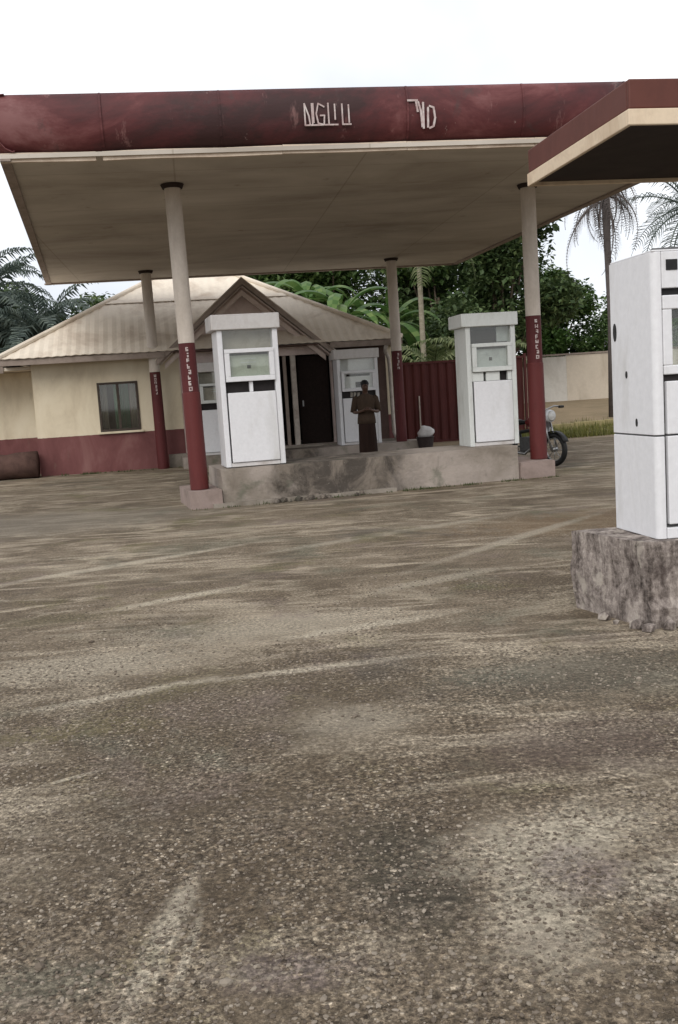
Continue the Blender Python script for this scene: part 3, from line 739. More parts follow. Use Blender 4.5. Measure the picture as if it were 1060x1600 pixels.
box('lower_door', (.072, w3 - .062, -.006, .03, .085, .606), M['white'], t3, .006)
box('door_joint', (.057, w3 - .057, .031, .045, .0655, .925), M['seam'], t3)
box('base_rail', (.058, w3 - .058, -.004, .05, 0, .065), M['white'], t3, .005)
box('back_panel', (.056, w3 - .056, d3 - .03, d3, 0, .96), M['white'], t3)
box('inner_head', (.056, w3 - .056, .06, d3 - .005, 1.43, h3 - .001), M['white2'], t3)

# ------------------------------------------------------------------ station building
bd = thing('station_building', 'cream station building with red dado, hipped sheet roof and central gable', 'building', (*BO, 0), BA)
def wallholes(g, x0, x1, z0, z1, holes, y0, y1):
    xs = sorted({x0, x1, *[h[0] for h in holes], *[h[1] for h in holes]}); zs = sorted({z0, z1, *[h[2] for h in holes], *[h[3] for h in holes]})
    for i in range(len(xs) - 1):
        for j in range(len(zs) - 1):
            cx, cz = (xs[i] + xs[i + 1]) / 2, (zs[j] + zs[j + 1]) / 2
            if any(h[0] < cx < h[1] and h[2] < cz < h[3] for h in holes): continue
            g.box(xs[i], xs[i + 1], y0, y1, zs[j], zs[j + 1])
    return g
WIN = (1.41, 2.32, .92, 2.04)
wg = wallholes(G(), 0, 3.3, -.1, 2.62, [WIN], 0, .2)
wg.box(0, .2, .2001, 9, -.1, 2.62); wg.box(.2001, 8.4, 8.8, 9, -.1, 2.62); wg.box(8.2, 8.4, .2001, 8.7999, -.1, 2.62)
wg.build('wall', M['wall'], bd)
gw = wallholes(G(), 3.3005, 6.9, -.1, 2.62, [(5.62, 6.86, .30, 2.42)], .02, .2)
gw.build('porch_wall', M['gable'], bd)
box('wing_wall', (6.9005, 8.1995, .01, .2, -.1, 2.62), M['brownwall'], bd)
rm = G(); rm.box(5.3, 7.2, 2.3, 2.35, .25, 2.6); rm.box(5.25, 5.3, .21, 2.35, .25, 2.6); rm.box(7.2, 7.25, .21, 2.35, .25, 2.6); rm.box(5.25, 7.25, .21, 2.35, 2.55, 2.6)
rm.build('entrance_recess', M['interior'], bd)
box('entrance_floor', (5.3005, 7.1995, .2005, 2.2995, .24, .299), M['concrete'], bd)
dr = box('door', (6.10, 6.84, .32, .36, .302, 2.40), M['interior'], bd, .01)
box('handle', (6.17, 6.20, .28, .3195, 1.2, 1.34), M['steel'], dr)
G().box(5.90, 6.02, -.02, .13, .30, 2.42).build('door_post', M['pipe'], bd, .01)
G().box(5.72, 5.80, .05, .12, .30, 2.42).build('door_post', M['barge'], bd, .01)
rough_box((2.9, 8.3, -.16, -.001, -.05, .30), .2, .008, 31).build('veranda_step', M['concrete'], bd)
# window
x0, x1, z0, z1 = WIN
g = G(); g.box(x0, x1, -.03, .09, z0, z0 + .05); g.box(x0, x1, -.03, .09, z1 - .05, z1); g.box(x0, x0 + .05, -.028, .09, z0 + .051, z1 - .051); g.box(x1 - .05, x1, -.028, .09, z0 + .051, z1 - .051)
xm = (x0 + x1) / 2; g.box(xm - .03, xm + .03, -.02, .08, z0 + .051, z1 - .051)
wn = g.build('window', M['winframe'], bd, .004)
box('pane', (x0 + .051, xm - .031, .02, .024, z0 + .052, z1 - .052), M['glass'], wn)
box('pane', (xm + .031, x1 - .051, .03, .034, z0 + .052, z1 - .052), M['glass'], wn)
def curtain(xa, xb, mat, y):
    g = G(); n = 28
    for i in range(n + 1):
        x = xa + (xb - xa) * i / n; yy = y + .018 * sin(i * 1.35) + .006 * sin(i * .5)
        g.v += [(x, yy, z0 + .03), (x, yy, z1 - .02)]
    g.f = [(2 * i, 2 * i + 2, 2 * i + 3, 2 * i + 1) for i in range(n)]
    o = g.build('curtain', mat, wn, smooth=True); s = o.modifiers.new('thickness', 'SOLIDIFY'); s.thickness = .004
curtain(xm - .10, xm + .12, M['curtain'], .15); curtain(xm + .13, x1 - .22, M['curtain'], .17); curtain(x1 - .2, x1 + .02, M['curtain2'], .15); curtain(x0 - .02, x0 + .2, M['curtain2'], .15)
box('sill', (x0 - .06, x1 + .06, -.07, -.0005, z0 - .05, z0 - .002), M['wall'], wn, .006)
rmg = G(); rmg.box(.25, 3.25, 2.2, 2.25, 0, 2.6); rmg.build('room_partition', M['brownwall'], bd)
# hipped roof: corrugated sheets; each slope a fan of ribs down the slope
EZ, SL = 2.66, .57
RX0, RX1, RY0, RY1 = -.6, 8.5, -.6, 9.6
def slope(a, b, ins, name):
    """eave a->b, rising inwards along ins to the hip lines at 45 degrees"""
    a, b, ins = Vector(a), Vector(b), Vector(ins); e = (b - a); Lr = e.length; e.normalize()
    g = G(); n = int(Lr / .05); m = 10
    top = min((RX1 - RX0), (RY1 - RY0)) / 2
    for i in range(n + 1):
        t = Lr * i / n; lim = min(t, Lr - t, top)
        for j in range(m + 1):
            s = lim * j / m; sag = .012 * noise.noise(Vector((t * .8, s * .8, Lr)))
            p = a + e * t + ins * s
            g.v.append((p.x, p.y, EZ + SL * s + .007 * sin(t * 2 * pi / .20) + sag))
    g.f = [(i * (m + 1) + j, (i + 1) * (m + 1) + j, (i + 1) * (m + 1) + j + 1, i * (m + 1) + j + 1) for i in range(n) for j in range(m)]
    o = g.build(name, M['roofing'], bd); s = o.modifiers.new('thickness', 'SOLIDIFY'); s.thickness = .015; s.offset = 0
    return o
sf = slope((RX0, RY0, 0), (RX1, RY0, 0), (0, 1, 0), 'roof')
slope((RX1, RY0, 0), (RX1, RY1, 0), (-1, 0, 0), 'roof'); slope((RX1, RY1, 0), (RX0, RY1, 0), (0, -1, 0), 'roof'); slope((RX0, RY1, 0), (RX0, RY0, 0), (1, 0, 0), 'roof')
# hip cappings and a sheet lap line
for (xa, dx) in ((RX0, 1), (RX1, -1)):
    G().tube([(xa + dx * s, RY0 + s, EZ + SL * s + .03) for s in (0.02, 1.2, 2.4, 3.6, 4.5)], .06, 8).build('hip_capping', M['roofing'], sf)
for ya, yb in ((1.62, 1.78),):
    zz = lambda y: EZ + SL * (y - RY0) + .03
    G().prism([(1.6, ya, zz(ya)), (RX1 - 2.35, ya, zz(ya)), (RX1 - 2.45, yb, zz(yb)), (1.75, yb, zz(yb))], (0, 0, .012)).build('sheet_lap', M['roofing'], sf)
# eave boards and soffit shadow
for x_0, x_1 in ((RX0, 2.98), (6.78, RX1)):
    box('eave_board', (x_0, x_1, RY0 + .04, RY0 + .07, EZ - .15, EZ - .02), M['barge'], bd)
box('eave_board', (RX0 + .04, RX0 + .07, RY0 + .0705, 9, EZ - .15, EZ - .02), M['barge'], bd)
box('eave_board', (RX1 - .07, RX1 - .04, RY0 + .0705, 9, EZ - .15, EZ - .02), M['barge'], bd)
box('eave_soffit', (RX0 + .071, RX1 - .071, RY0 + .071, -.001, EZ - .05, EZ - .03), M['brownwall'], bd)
# gable over the entrance
GX, GW, GZ0, GZ1 = 4.84, 1.98, 2.50, 4.17
def gab(y0, y1, zoff, th, inset, name, mat):
    g = G(); hw = GW - inset; k = (GZ1 - GZ0) / GW
    for sgn in (-1, 1):
        g.prism([(GX, y0, GZ1 + zoff), (GX + sgn * hw, y0, GZ1 + zoff - k * hw), (GX + sgn * hw, y0, GZ1 + zoff - th - k * hw), (GX, y0, GZ1 + zoff - th)], (0, y1 - y0, 0))
    return g.build(name, mat, bd)
gab(-.50, 2.6, .05, .03, -.10, 'gable_roof', M['roofing'])
gab(-.53, -.48, .015, .13, -.06, 'bargeboard', M['barge'])
gab(-.32, -.26, -.22, .13, .12, 'gable_rafter', M['rafter'])
gab(-.47, .0, -.14, .02, .02, 'gable_lining', M['rafter'])
k = (GZ1 - GZ0) / GW
G().prism([(GX - 1.85, -.01, 2.6205), (GX + 1.85, -.01, 2.6205), (GX, -.01, 2.6205 + 1.53)], (0, .15, 0)).build('gable_wall', M['gable'], bd)
# downpipe at the right end
dp_ = G().tube([(8.10, -.56, 2.50), (8.10, -.45, 2.38), (8.26, -.08, 2.22), (8.28, -.06, 2.0), (8.30, -.06, .45), (8.34, -.10, .30), (8.52, -.30, .22)], .045, 10).build('downpipe', M['pipe'], bd, smooth=True)
# lower annex on the left
an = G(); an.box(-6, -.0005, 1.1, 1.3, -.1, 2.42); an.build('annex_wall', M['wall'], bd)
box('annex_roof', (-6.2, -.005, .1, 5, 2.43, 2.50), M['roofing'], bd)
box('eave_board', (-6.2, -.605, .06, .095, 2.38, 2.53), M['barge'], bd)

lg = thing('fallen_log', 'thick dark brown log lying against the left end of the cream building', 'log', (*bl(-.0, -.22), 0), BA)
g = G(); n = 18
ring = []
pts = [(-4.2 + i * .25, .02 * sin(i), .30 + .015 * sin(i * 1.7)) for i in range(17)] ; pts[-1] = (-.02, 0, .30)
g.tube(pts, [.29 + .02 * sin(i * 2.1) for i in range(17)], 18)
g.v = [(x, y + .025 * noise.noise(Vector((x * 2, y * 6, z * 6))), z + .02 * noise.noise(Vector((x * 2 + 9, y * 6, z * 6)))) for x, y, z in g.v]
g.build('trunk', M['log'], lg, smooth=True)
G().tube([(-1.2, -.2, .4), (-1.25, -.45, .52)], [.09, .06], 8).build('branch_stub', M['log'], lg)

# ------------------------------------------------------------------ red gate wall and boundary walls
rgt = thing('red_gate', 'dark red sheet metal gate between the building and the front right pump', 'gate', (1.75, 26.0, 0), radians(6))
g = G(); nn_ = 60
for i in range(nn_ + 1):
    x = 3.4 * i / nn_; y = .018 * (1 if (i // 2) % 2 else -1); g.v += [(x, y, .06), (x, y, 2.08)]
g.f = [(2 * i, 2 * i + 2, 2 * i + 3, 2 * i + 1) for i in range(nn_)]
o = g.build('sheet_panel', M['redwall'], rgt); s = o.modifiers.new('thickness', 'SOLIDIFY'); s.thickness = .006
box('top_rail', (-.03, 3.43, -.035, .035, 2.081, 2.14), M['redwall'], rgt); box('bottom_rail', (-.03, 3.43, -.035, .035, .0, .059), M['redwall'], rgt)
for x in (-.09, 1.67, 3.43): box('gate_post', (x, x + .06, -.05, .05, 0, 2.2), M['redwall'], rgt)
G().tube([(.55, -.06, .1), (.55, -.06, 1.25)], .018, 8).build('drop_bolt', M['pipe'], rgt)

bw_ = thing('boundary_wall', 'cream and pale rendered boundary wall with dark coping, beyond the yard at right', 'wall', (5.0, 39.6, 0), radians(1.5))
x = 0.0; kk = 0
for wd in (2.9, 1.6, 2.3, 1.15, 3.2, 2.6, 2.8, 3.0, 3.0, 3.0):
    zg = min(gz(5.0 + x, 39.6), gz(5.0 + x + wd, 39.6)) - .1
    box('wall_panel', (x, x + wd - .004, 0, .15, zg, 2.36 - .03 * (kk % 2)), M[('creamwall', 'palewall', 'creamwall', 'creamwall', 'palewall')[kk % 5]], bw_)
    if kk % 2 == 1: box('wall_pier', (x - .1, x + .1, -.05, -.002, zg, 2.40), M['creamwall'], bw_)
    x += wd; kk += 1
G().box(-.05, x, -.04, .19, 2.37, 2.44).build('coping', M['barge'], bw_)

kb = thing('low_kerb', 'low pale yellow kerb along the grass verge at right', 'kerb', (4.9, 27.0, 0), radians(7))
g = G()
for i in range(10): 
    z = gz(4.9 + i * .9, 27 + i * .1); g.prism([(i * .9, 0, z - .05), (i * .9 + .885, 0, z - .05), (i * .9 + .885, 0, z + .17), (i * .9, 0, z + .17)], (0, .12, 0))
g.build('kerb_stones', worn('yellowed_kerb', (.33, .28, .14), (.2, .17, .09), .5, 2, .9), kb, .01)

# ------------------------------------------------------------------ vegetation
def leafcloud(g, c, rad, n, size, r, flatten=.6):
    for i in range(n):
        u = r.gauss(0, 1), r.gauss(0, 1), r.gauss(0, 1); l = sqrt(sum(q * q for q in u)) or 1
        k = r.random() ** .42
        p = Vector((c[0] + u[0] / l * rad[0] * k, c[1] + u[1] / l * rad[1] * k, c[2] + u[2] / l * rad[2] * k))
        a = r.random() * 2 * pi; el = r.uniform(-1.1, .5); s = size * r.uniform(.6, 1.35)
        dr = Vector((cos(a) * cos(el), sin(a) * cos(el), sin(el))); sd_ = dr.cross(Vector((r.uniform(-.5, .5), r.uniform(-.5, .5), 1))).normalized() * s * r.uniform(.22, .38)
        up = sd_.cross(dr).normalized() * s * .1
        g.add([p, p + dr * s * .5 + sd_ + up, p + dr * s, p + dr * s * .5 - sd_ + up], [(0, 1, 2), (0, 2, 3)])
def broad_tree(name, label, x, y, h, cr, trunk_h, mat, seed, n=4200, size=.26, bark='bark', clumps=16, group='trees behind the station', squash=.8):
    r = random.Random(seed); z = gz(x, y)
    t = thing(name, label, 'tree', (x, y, z - .05), r.random() * 6, group)
    cz = (h + trunk_h) / 2; rz_ = (h - trunk_h) / 2
    tr = G(); tr.tube([(0, 0, 0), (.08, .05, trunk_h * .6), (.02, .1, trunk_h), (-.05, .05, cz)], [.22 * h / 8, .17 * h / 8, .13 * h / 8, .05], 10)
    cr_ = G(); cs = []
    for i in range(clumps):
        a = r.random() * 6.3; q = r.random() ** .6; zz = r.uniform(-1, 1)
        w = sqrt(max(.1, 1 - zz * zz * .8))
        cs.append(Vector((cos(a) * q * cr * w * .8, sin(a) * q * cr * w * .8, cz + zz * rz_ * .85)))
    for c in cs:
        s = r.uniform(.28, .48) * cr
        leafcloud(cr_, c, (s, s, s * squash), int(2.9 * n / clumps), size * .85, r)
        m = Vector((r.uniform(-.2, .2), r.uniform(-.2, .2), trunk_h * r.uniform(.7, 1.05)))
        tr.tube([m, m.lerp(c, .55) + Vector((0, 0, .15)), c], [.07, .045, .015], 6)
    tr.build('trunk', M[bark], t, smooth=True); cr_.build('crown', M[mat], t)
    return t
def frond(g, base, az, el, L, droop, n, lw, ll, r, hang=.5):
    p = Vector(base); hz = Vector((cos(az), sin(az), 0)); e = el; pts = []
    st = L / n
    for i in range(n + 1):
        pts.append(p.copy()); p = p + (hz * cos(e) + Vector((0, 0, sin(e)))) * st; e -= droop / n * (1 + .8 * i / n)
    sd_ = Vector((-sin(az), cos(az), 0))
    g.tube(pts, [max(.008, .04 * (1 - i / n)) for i in range(n + 1)], 5)
    for i in range(2, n + 1):
        f = i / n; l = ll * (sin(pi * min(1, f * .9 + .12)) ** .6) * r.uniform(.8, 1.1)
        tn = (pts[i] - pts[i - 1]).normalized()
        for s in (-1, 1):
            for sub in (0, .5):
                b = pts[i - 1].lerp(pts[i], sub)
                dr = (sd_ * s * .8 + tn * .55 + Vector((0, 0, r.uniform(.05, .3)))).normalized()
                mid = b + dr * l * .55; tip = b + dr * l * .95 + Vector((0, 0, -hang * l * r.uniform(.6, 1.2)))
                wv = tn * lw
                g.add([b - wv * .6, b + wv * .6, mid + wv, tip, mid - wv], [(0, 1, 2, 4), (4, 2, 3)])
def palm(label, x, y, th, L, mat, seed, nf=20, lean=(0, 0), bark='bark', el0=1.2, el1=-.5, r0=.2, hang=.5, droop=1.1, cat='palm tree', lw=.022, group='palms around the station', frondname='crown', nseg=16, ll=None):
    r = random.Random(seed); z = gz(x, y)
    t = thing('palm_tree', label, cat, (x, y, z - .05), 0, group)
    top = Vector((lean[0], lean[1], th))
    G().tube([(0, 0, 0), top * .35 + Vector((-lean[0] * .1, 0, 0)), top * .7, top], [r0 * 1.25, r0, r0 * .9, r0 * .8], 10).build('trunk', M[bark], t, smooth=True)
    g = G()
    for i in range(nf):
        f = i / (nf - 1); frond(g, top, i * 2.4 + r.uniform(-.25, .25), el0 + (el1 - el0) * f + r.uniform(-.15, .15), L * r.uniform(.8, 1.1), droop * r.uniform(.8, 1.3), nseg, lw, (ll or L * .28), r, hang)
    g.build(frondname, M[mat], t)
    return t
def banana(label, x, y, h, seed, mat='banana', nl=9, L=2.2):
    r = random.Random(seed); t = thing('banana_plant', label, 'banana plant', (x, y, gz(x, y) - .03), 0, 'banana plants behind the roof')
    G().tube([(0, 0, 0), (.03, 0, h * .5), (0, .02, h)], [.14, .11, .07], 10).build('stem', M['leaf_palm2'], t, smooth=True)
    g = G()
    for i in range(nl):
        az = i * 2.4 + r.uniform(-.3, .3); e = r.uniform(.7, 1.4) - .9 * (i / nl); Lf = L * r.uniform(.8, 1.15); n = 12
        p = Vector((0, .02, h * r.uniform(.85, 1))); hz = Vector((cos(az), sin(az), 0)); sd_ = Vector((-sin(az), cos(az), 0)); rows = []
        for k in range(n + 1):
            f = k / n; w = .21 * Lf / 2.2 * max(0.03, sin(pi * min(1, max(0, (f - .12) / .88))) ** .55) if f > .12 else .02
            up = Vector((0, 0, 1)) * cos(e) - hz * sin(e)
            rag = r.uniform(.8, 1.05)
            rows.append((p - sd_ * w * rag - up * w * .35, p.copy(), p + sd_ * w * r.uniform(.8, 1.05) - up * w * .35))
            p = p + (hz * cos(e) + Vector((0, 0, sin(e)))) * (Lf / n); e -= 1.5 / n * (1 + f)
        for k in range(n):
            a, b = rows[k], rows[k + 1]
            g.add([a[0], a[1], b[1], b[0]], [(0, 1, 2, 3)]); g.add([a[1], a[2], b[2], b[1]], [(0, 1, 2, 3)])
    g.build('leaves', M[mat], t); return t

# left of the building
palm('dark oil palm with full crown, leftmost behind the roof', -12.6, 36, 4.9, 4.0, 'leaf_palm', 11, 38, r0=.3, ll=.85, lw=.045)
palm('dark oil palm close behind the left roof slope', -9.9, 34.5, 3.9, 3.6, 'leaf_palm', 12, 36, r0=.28, ll=.8, lw=.045)
palm('tall thin crowned palm rising above the others at far left', -14.5, 42, 6.4, 3.8, 'leaf_palm', 13, 34, r0=.25, ll=.8, lw=.045)
broad_tree('bushy_tree', 'dark low bushy tree between the oil palms at left', -13.2, 39, 6.0, 3.2, .8, 'leaf_dark', 14, 5200)
broad_tree('bushy_tree', 'dark tree under the left canopy corner, behind the roof hip', -8.6, 40, 5.6, 2.8, 1.2, 'leaf_dark', 15, 3600)
# behind the roof, centre
banana('banana plant with broad arching leaves just behind the roof slope', .55, 33, 4.3, 21, L=2.3, nl=18)
banana('banana plant half hidden by the canopy edge above the roof', -.6, 34.5, 4.8, 22, L=2.2, nl=17)
banana('banana plant next to the back right pillar', 2.1, 33.5, 3.9, 23, L=2.2, nl=17)
broad_tree('leafy_tree', 'dense green tree behind the banana plants and roof', .2, 42, 8.5, 4.0, 2.0, 'leaf_mid', 24, 6000, .3)
broad_tree('leafy_tree', 'green tree behind the slim pale trunk', 4.6, 40, 7.8, 3.2, 2.0, 'leaf_mid', 28, 5000, .3)
palm('slim pale trunk palm standing behind the red gate', 3.05, 32, 6.6, 2.6, 'leaf_palm2', 25, 16, bark='palebark', r0=.09, ll=.6)
palm('low yellowish palm with spreading fronds above the red gate', 3.1, 29.5, 1.7, 2.4, 'leaf_palm2', 26, 15, r0=.14, el0=1.3, el1=.1, ll=.55, lw=.03)
palm('low leaning green palm beside the front right pump', 4.5, 30, 1.9, 2.3, 'leaf_palm2', 27, 13, r0=.13, el0=1.35, el1=.1, ll=.55, lw=.03)
# right
broad_tree('dark_tree', 'large dark green tree behind the front right pillar', 6.6, 38, 8.4, 3.1, 1.6, 'leaf_dark', 31, 7500, .27, clumps=20)
broad_tree('leafy_tree', 'bright rounded green tree over the pale boundary wall', 9.8, 43, 5.5, 2.5, .8, 'leaf_mid', 32, 6500, .26, clumps=18)
broad_tree('leafy_tree', 'low bright green bush on top of the boundary wall', 8.3, 41.5, 4.0, 1.7, .5, 'leaf_bright', 33, 3000, .22)
broad_tree('leafy_tree', 'green tree low on the horizon behind the closest pump', 14.3, 46, 4.6, 2.6, .6, 'leaf_mid', 34, 4200, .26)
broad_tree('leafy_tree', 'bright bush seen through the window of the closest pump', 14.0, 41.5, 3.6, 2.2, .4, 'leaf_bright', 35, 3600, .24)
palm('grey green palm crown above the closest pump at right edge', 13.2, 37, 6.9, 3.6, 'leaf_palm', 36, 22, lean=(.4, 0), ll=.8)
broad_tree('leafy_tree', 'mid green tree filling the gap left of the banana plants', -2.6, 43, 8.2, 3.4, 1.2, 'leaf_mid', 51, 5200, .32)
broad_tree('dark_tree', 'deep green tree directly behind the slim palm trunk and red gate', 3.2, 44, 9.0, 3.8, 1.0, 'leaf_dark', 52, 6000, .34)
broad_tree('bushy_tree', 'low dark thicket tree behind the red gate and right pump', 4.0, 36, 4.4, 2.4, .3, 'leaf_dark', 53, 4200, .26)
broad_tree('bushy_tree', 'wide dark tree at the far left edge behind the oil palms', -17.0, 41, 6.0, 4.0, .6, 'leaf_dark', 54, 7000, .34)
broad_tree('bushy_tree', 'dark bush touching the left roof slope behind the building', -9.6, 37.5, 5.2, 2.6, .4, 'leaf_dark', 55, 5600, .28)
# the dead palm: bare dark trunk with a skirt of hanging fronds
r = random.Random(41)
dpx, dpy = 8.50, 30.0
dpt = thing('dead_palm', 'bare dark dead palm with fronds hanging straight down under the canopy edge', 'palm tree', (dpx, dpy, gz(dpx, dpy) - .05), 0, 'palms around the station')
G().tube([(0, 0, 0), (.05, 0, 3.0), (.02, 0, 5.4), (0, 0, 7.8)], [.09, .08, .11, .15], 10).build('trunk', M['deadfrond'], dpt, smooth=True)
g = G()
for i in range(26):
    az = i * 2.4; frond(g, (0, 0, 7.7 - .05 * i), az, r.uniform(-1.0, -.1), r.uniform(1.6, 2.7), r.uniform(1.0, 1.5), 14, .010, .30, r, 1.3)
g.build('hanging_fronds', M['deadfrond'], dpt)

# ------------------------------------------------------------------ person
px_, py_ = .66, 19.4
pr = thing('person', 'person in brown shirt and long dark skirt standing in front of the rear pump', 'person', (px_, py_, 0), radians(4))
def skin_mesh(name, verts, edges, radii, mat, parent, root=0, sub=2):
    me = bpy.data.meshes.new(name); me.from_pydata(verts, edges, []); me.update()
    o = bpy.data.objects.new(name, me); COL.objects.link(o); o.parent = parent
    m = o.modifiers.new('skin', 'SKIN'); m.use_smooth_shade = True
    for i, rr in enumerate(radii):
        sv = me.skin_vertices[0].data[i]; sv.radius = rr if isinstance(rr, tuple) else (rr, rr); sv.use_root = (i == root)
    ss = o.modifiers.new('sub', 'SUBSURF'); ss.levels = sub; ss.render_levels = sub
    me.materials.append(mat); return o
V, E, RR = [], [], []
def jv(p, r, par=None):
    V.append(p); RR.append(r)
    if par is not None: E.append((par, len(V) - 1))
    return len(V) - 1
pel = jv((0, .0, .90), (.15, .11))
wst = jv((0, .0, 1.06), (.125, .09), pel); chs = jv((0, .01, 1.26), (.155, .10), wst); nck0 = jv((0, .01, 1.40), (.06, .06), chs)
nck = jv((0, -.01, 1.46), (.048, .05), nck0); hd0 = jv((0, -.035, 1.53), (.066, .078), nck); hd1 = jv((0, -.045, 1.60), (.072, .09), hd0); hd2 = jv((0, -.04, 1.655), (.05, .06), hd1)
ns0 = jv((0, -.135, 1.555), .012, hd0)
for s in (-1, 1):
    sh = jv((s * .17, .01, 1.345), .052, chs); el = jv((s * .25, .03, 1.075), .037, sh); fa = jv((s * .19, -.12, 1.07), .034, el); wr = jv((s * .085, -.235, 1.10), .024, fa)
    pm = jv((s * .05, -.28, 1.115), (.030, .018), wr); pk = jv((s * .02, -.31, 1.12), (.028, .014), pm)
    for k in range(4):
        q = .008 * (k - 1.5); L = (.040, .048, .045, .034)[k]
        f1 = jv((s * .005, -.325 - .002 * k, 1.135 + q * 2.2), .0085, pk); jv((-s * (.005 + L * .6), -.325, 1.14 + q * 2.2), .0075, f1)
    tb = jv((s * .055, -.30, 1.145), .010, pm); jv((s * .03, -.325, 1.165), .008, tb)
    hp = jv((s * .09, .0, .84), .085, pel); kn = jv((s * .095, -.01, .47), .055, hp); cf = jv((s * .09, .02, .32), .052, kn); an_ = jv((s * .085, .02, .08), .034, cf); jv((s * .095, -.10, .03), .034, an_)
skin_mesh('body', V, E, RR, M['skin'], pr)
g = G(); g.loft([(0, -.03, 1.585, .074, .090), (0, -.02, 1.62, .083, .098), (0, -.018, 1.66, .072, .085), (0, -.018, 1.69, .04, .05), (0, -.018, 1.697, .01, .01)], 16)
g.loft([(0, .03, 1.50, .05, .03), (0, .03, 1.56, .07, .055), (0, .02, 1.62, .07, .055)], 16)
g.build('hair', M['hair'], pr, smooth=True)
g = G()
g.loft([(0, 0, .84, .185, .140), (0, 0, .94, .178, .135), (0, 0, 1.06, .160, .118), (0, .0, 1.20, .182, .128), (0, .005, 1.30, .205, .118), (0, .008, 1.365, .185, .092), (0, .008, 1.405, .10, .07), (0, .006, 1.43, .066, .062)], 24, False)
for s in (-1, 1):
    g.tube([(s * .15, .01, 1.35), (s * .19, .012, 1.32), (s * .222, .02, 1.19), (s * .25, .03, 1.07)], [.072, .073, .066, .062], 14, False)
so = g.build('shirt', M['shirt'], pr, smooth=True); sm = so.modifiers.new('thickness', 'SOLIDIFY'); sm.thickness = .006
g = G(); rings = []
nseg = 36; zs_ = [1.0, .94, .84, .7, .5, .3, .12]; 
for i, z in enumerate(zs_):
    q = i / 6; rx, ry = .150 + .035 * q ** .8, .115 + .065 * q
    for k in range(nseg):
        a = 2 * pi * k / nseg; f = 1 + .06 * q * sin(a * 7 + i * .4); g.v.append((rx * f * cos(a), ry * f * sin(a), z))
g.f = [(i * nseg + k, i * nseg + (k + 1) % nseg, (i + 1) * nseg + (k + 1) % nseg, (i + 1) * nseg + k) for i in range(6) for k in range(nseg)]
so = g.build('skirt', M['skirt'], pr, smooth=True); sm = so.modifiers.new('thickness', 'SOLIDIFY'); sm.thickness = .006
for s in (-1, 1):
    G().loft([(s * .095, -.05, .0, .045, .12), (s * .095, -.05, .03, .047, .122), (s * .095, -.035, .065, .04, .10), (s * .09, .0, .085, .035, .05)], 14).build('shoe', M['black'], pr, smooth=True)

# ------------------------------------------------------------------ motorcycle behind the right pillar
mb = thing('motorcycle', 'small motorcycle with white fairing parked behind the front right red pillar', 'motorcycle', (3.42, 17.2, gz(3.4, 17.2)), radians(-58))
for x in (-.60, .60):                                                       # along local x, front at +x
    wh = G().torus((x, 0, .29), .245, .045).build('wheel', M['black'], mb, smooth=True)
    rg = G().torus((x, 0, .29), .195, .012); rg.tube([(x, -.05, .29), (x, .05, .29)], .04, 10)
    for k in range(8): rg.tube([(x, .0, .29), (x + .19 * cos(k * pi / 4), 0, .29 + .19 * sin(k * pi / 4))], .006, 5)
    rg.build('rim', M['steel'], wh, smooth=True)
    fd = G(); n = 10
    for i in range(n + 1):
        a = radians(25 + 130 * i / n); fd.v += [(x + .315 * cos(a), -.06, .29 + .315 * sin(a)), (x + .315 * cos(a), .06, .29 + .315 * sin(a))]
    fd.f = [(2 * i, 2 * i + 2, 2 * i + 3, 2 * i + 1) for i in range(n)]
    fo = fd.build('mudguard', M['black'], mb, smooth=True); fo.modifiers.new('thickness', 'SOLIDIFY').thickness = .006
G().tube([(.42, 0, .80), (.10, 0, .62), (-.25, 0, .58), (-.55, 0, .68)], .03, 8).tube([(.40, 0, .78), (.22, 0, .36), (-.15, 0, .30), (-.25, 0, .58)], .022, 8).build('frame', M['black'], mb, smooth=True)
for y in (-.07, .07):
    G().tube([(.60, y, .29), (.42, y, .84)], .018, 8).build('fork', M['steel'], mb, smooth=True)
    G().tube([(-.60, y * 1.3, .29), (-.22, y * 1.1, .34)], .016, 8).tube([(-.56, y * 1.5, .33), (-.45, y * 1.4, .66)], .02, 8).build('swing_arm', M['steel'], mb, smooth=True)
eg = G().box(-.14, .20, -.12, .12, .24, .50); eg.tube([(.12, 0, .42), (.26, 0, .56)], .07, 12); eg.build('engine', M['seam'], mb, .02)
G().tube([(.20, -.13, .34), (.05, -.16, .22), (-.35, -.17, .26), (-.80, -.17, .34)], [.02, .025, .045, .045], 10).build('exhaust', M['steel'], mb, smooth=True)
G().tube([(.30, 0, .78), (.16, 0, .80), (-.02, 0, .74)], [.06, .12, .07], 12).build('fuel_tank', M['bikered'], mb, smooth=True)
st_ = G().tube([(-.02, 0, .76), (-.2, 0, .755), (-.45, 0, .79), (-.66, 0, .80)], [.05, .085, .10, .06], 12, True, .55); st_.build('seat', M['black'], mb, smooth=True)
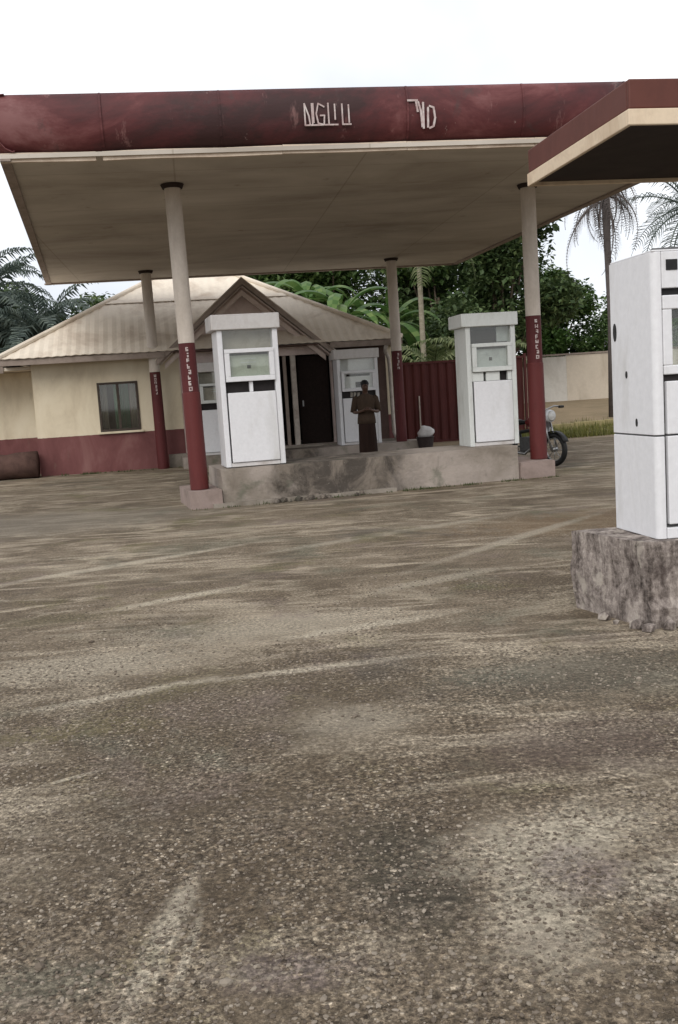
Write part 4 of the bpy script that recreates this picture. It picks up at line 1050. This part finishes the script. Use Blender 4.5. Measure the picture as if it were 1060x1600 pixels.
ct = G().tube([(-.55, 0, .74), (-.78, 0, .80)], [.08, .04], 10); ct.build('tail_cowl', M['bikewhite'], mb, smooth=True)
G().tube([(.46, -.36, 1.00), (.42, -.2, 1.02), (.40, 0, .96), (.42, .2, 1.02), (.46, .36, 1.00)], .014, 8).build('handlebar', M['steel'], mb, smooth=True)
for y in (-1, 1):
    G().tube([(.46, y * .28, 1.0), (.465, y * .38, 1.0)], .022, 8).build('grip', M['black'], mb)
hl = G().tube([(.40, 0, .86), (.50, 0, .86), (.56, 0, .86)], [.08, .11, .10], 14).build('headlight', M['bikewhite'], mb, smooth=True)
G().tube([(.561, 0, .86), (.575, 0, .86)], [.092, .07], 14).build('lens', M['lens'], hl, smooth=True)
fs = G(); fs.prism([(.36, -.15, .58), (.44, -.16, .92), (.30, -.15, .80), (.16, -.15, .42)], (0, .02, 0)); fs.prism([(.36, .13, .58), (.44, .14, .92), (.30, .13, .80), (.16, .13, .42)], (0, .02, 0))
fs.build('leg_shield', M['bikewhite'], mb, .008)
G().tube([(-.1, .12, .28), (-.02, .30, .01)], .012, 6).build('kickstand', M['steel'], mb)

# tub with a white sack by the back right pillar
tb_ = thing('plastic_tub', 'small dark tub on the ground between the back right pillar and red gate', 'tub', (2.12, 22.9, 0), 0)
G().loft([(0, 0, 0, .16, .16), (0, 0, .30, .20, .20), (0, 0, .32, .215, .215)], 24).build('tub_body', M['tub'], tb_, smooth=False)
G().torus((0, 0, .322), .205, .012, 'z').build('rim', M['tub'], tb_, smooth=True)
g = G(); g.loft([(0, 0, .30, .16, .16), (.03, 0, .38, .20, .18), (.05, 0, .46, .17, .13), (.02, 0, .52, .10, .08), (-.04, 0, .55, .05, .04)], 20)
g.v = [(x + .03 * noise.noise(Vector((x * 9, y * 9, z * 9))), y + .03 * noise.noise(Vector((x * 9 + 4, y * 9, z * 9))), z + .02 * noise.noise(Vector((x * 9, y * 9 + 7, z * 9)))) for x, y, z in g.v]
sk = g.build('sack', M['sack'], None, smooth=True); sk.location = (2.12, 22.9, 0.03); tag(sk, 'crumpled white sack stuffed into the small dark tub', 'sack')
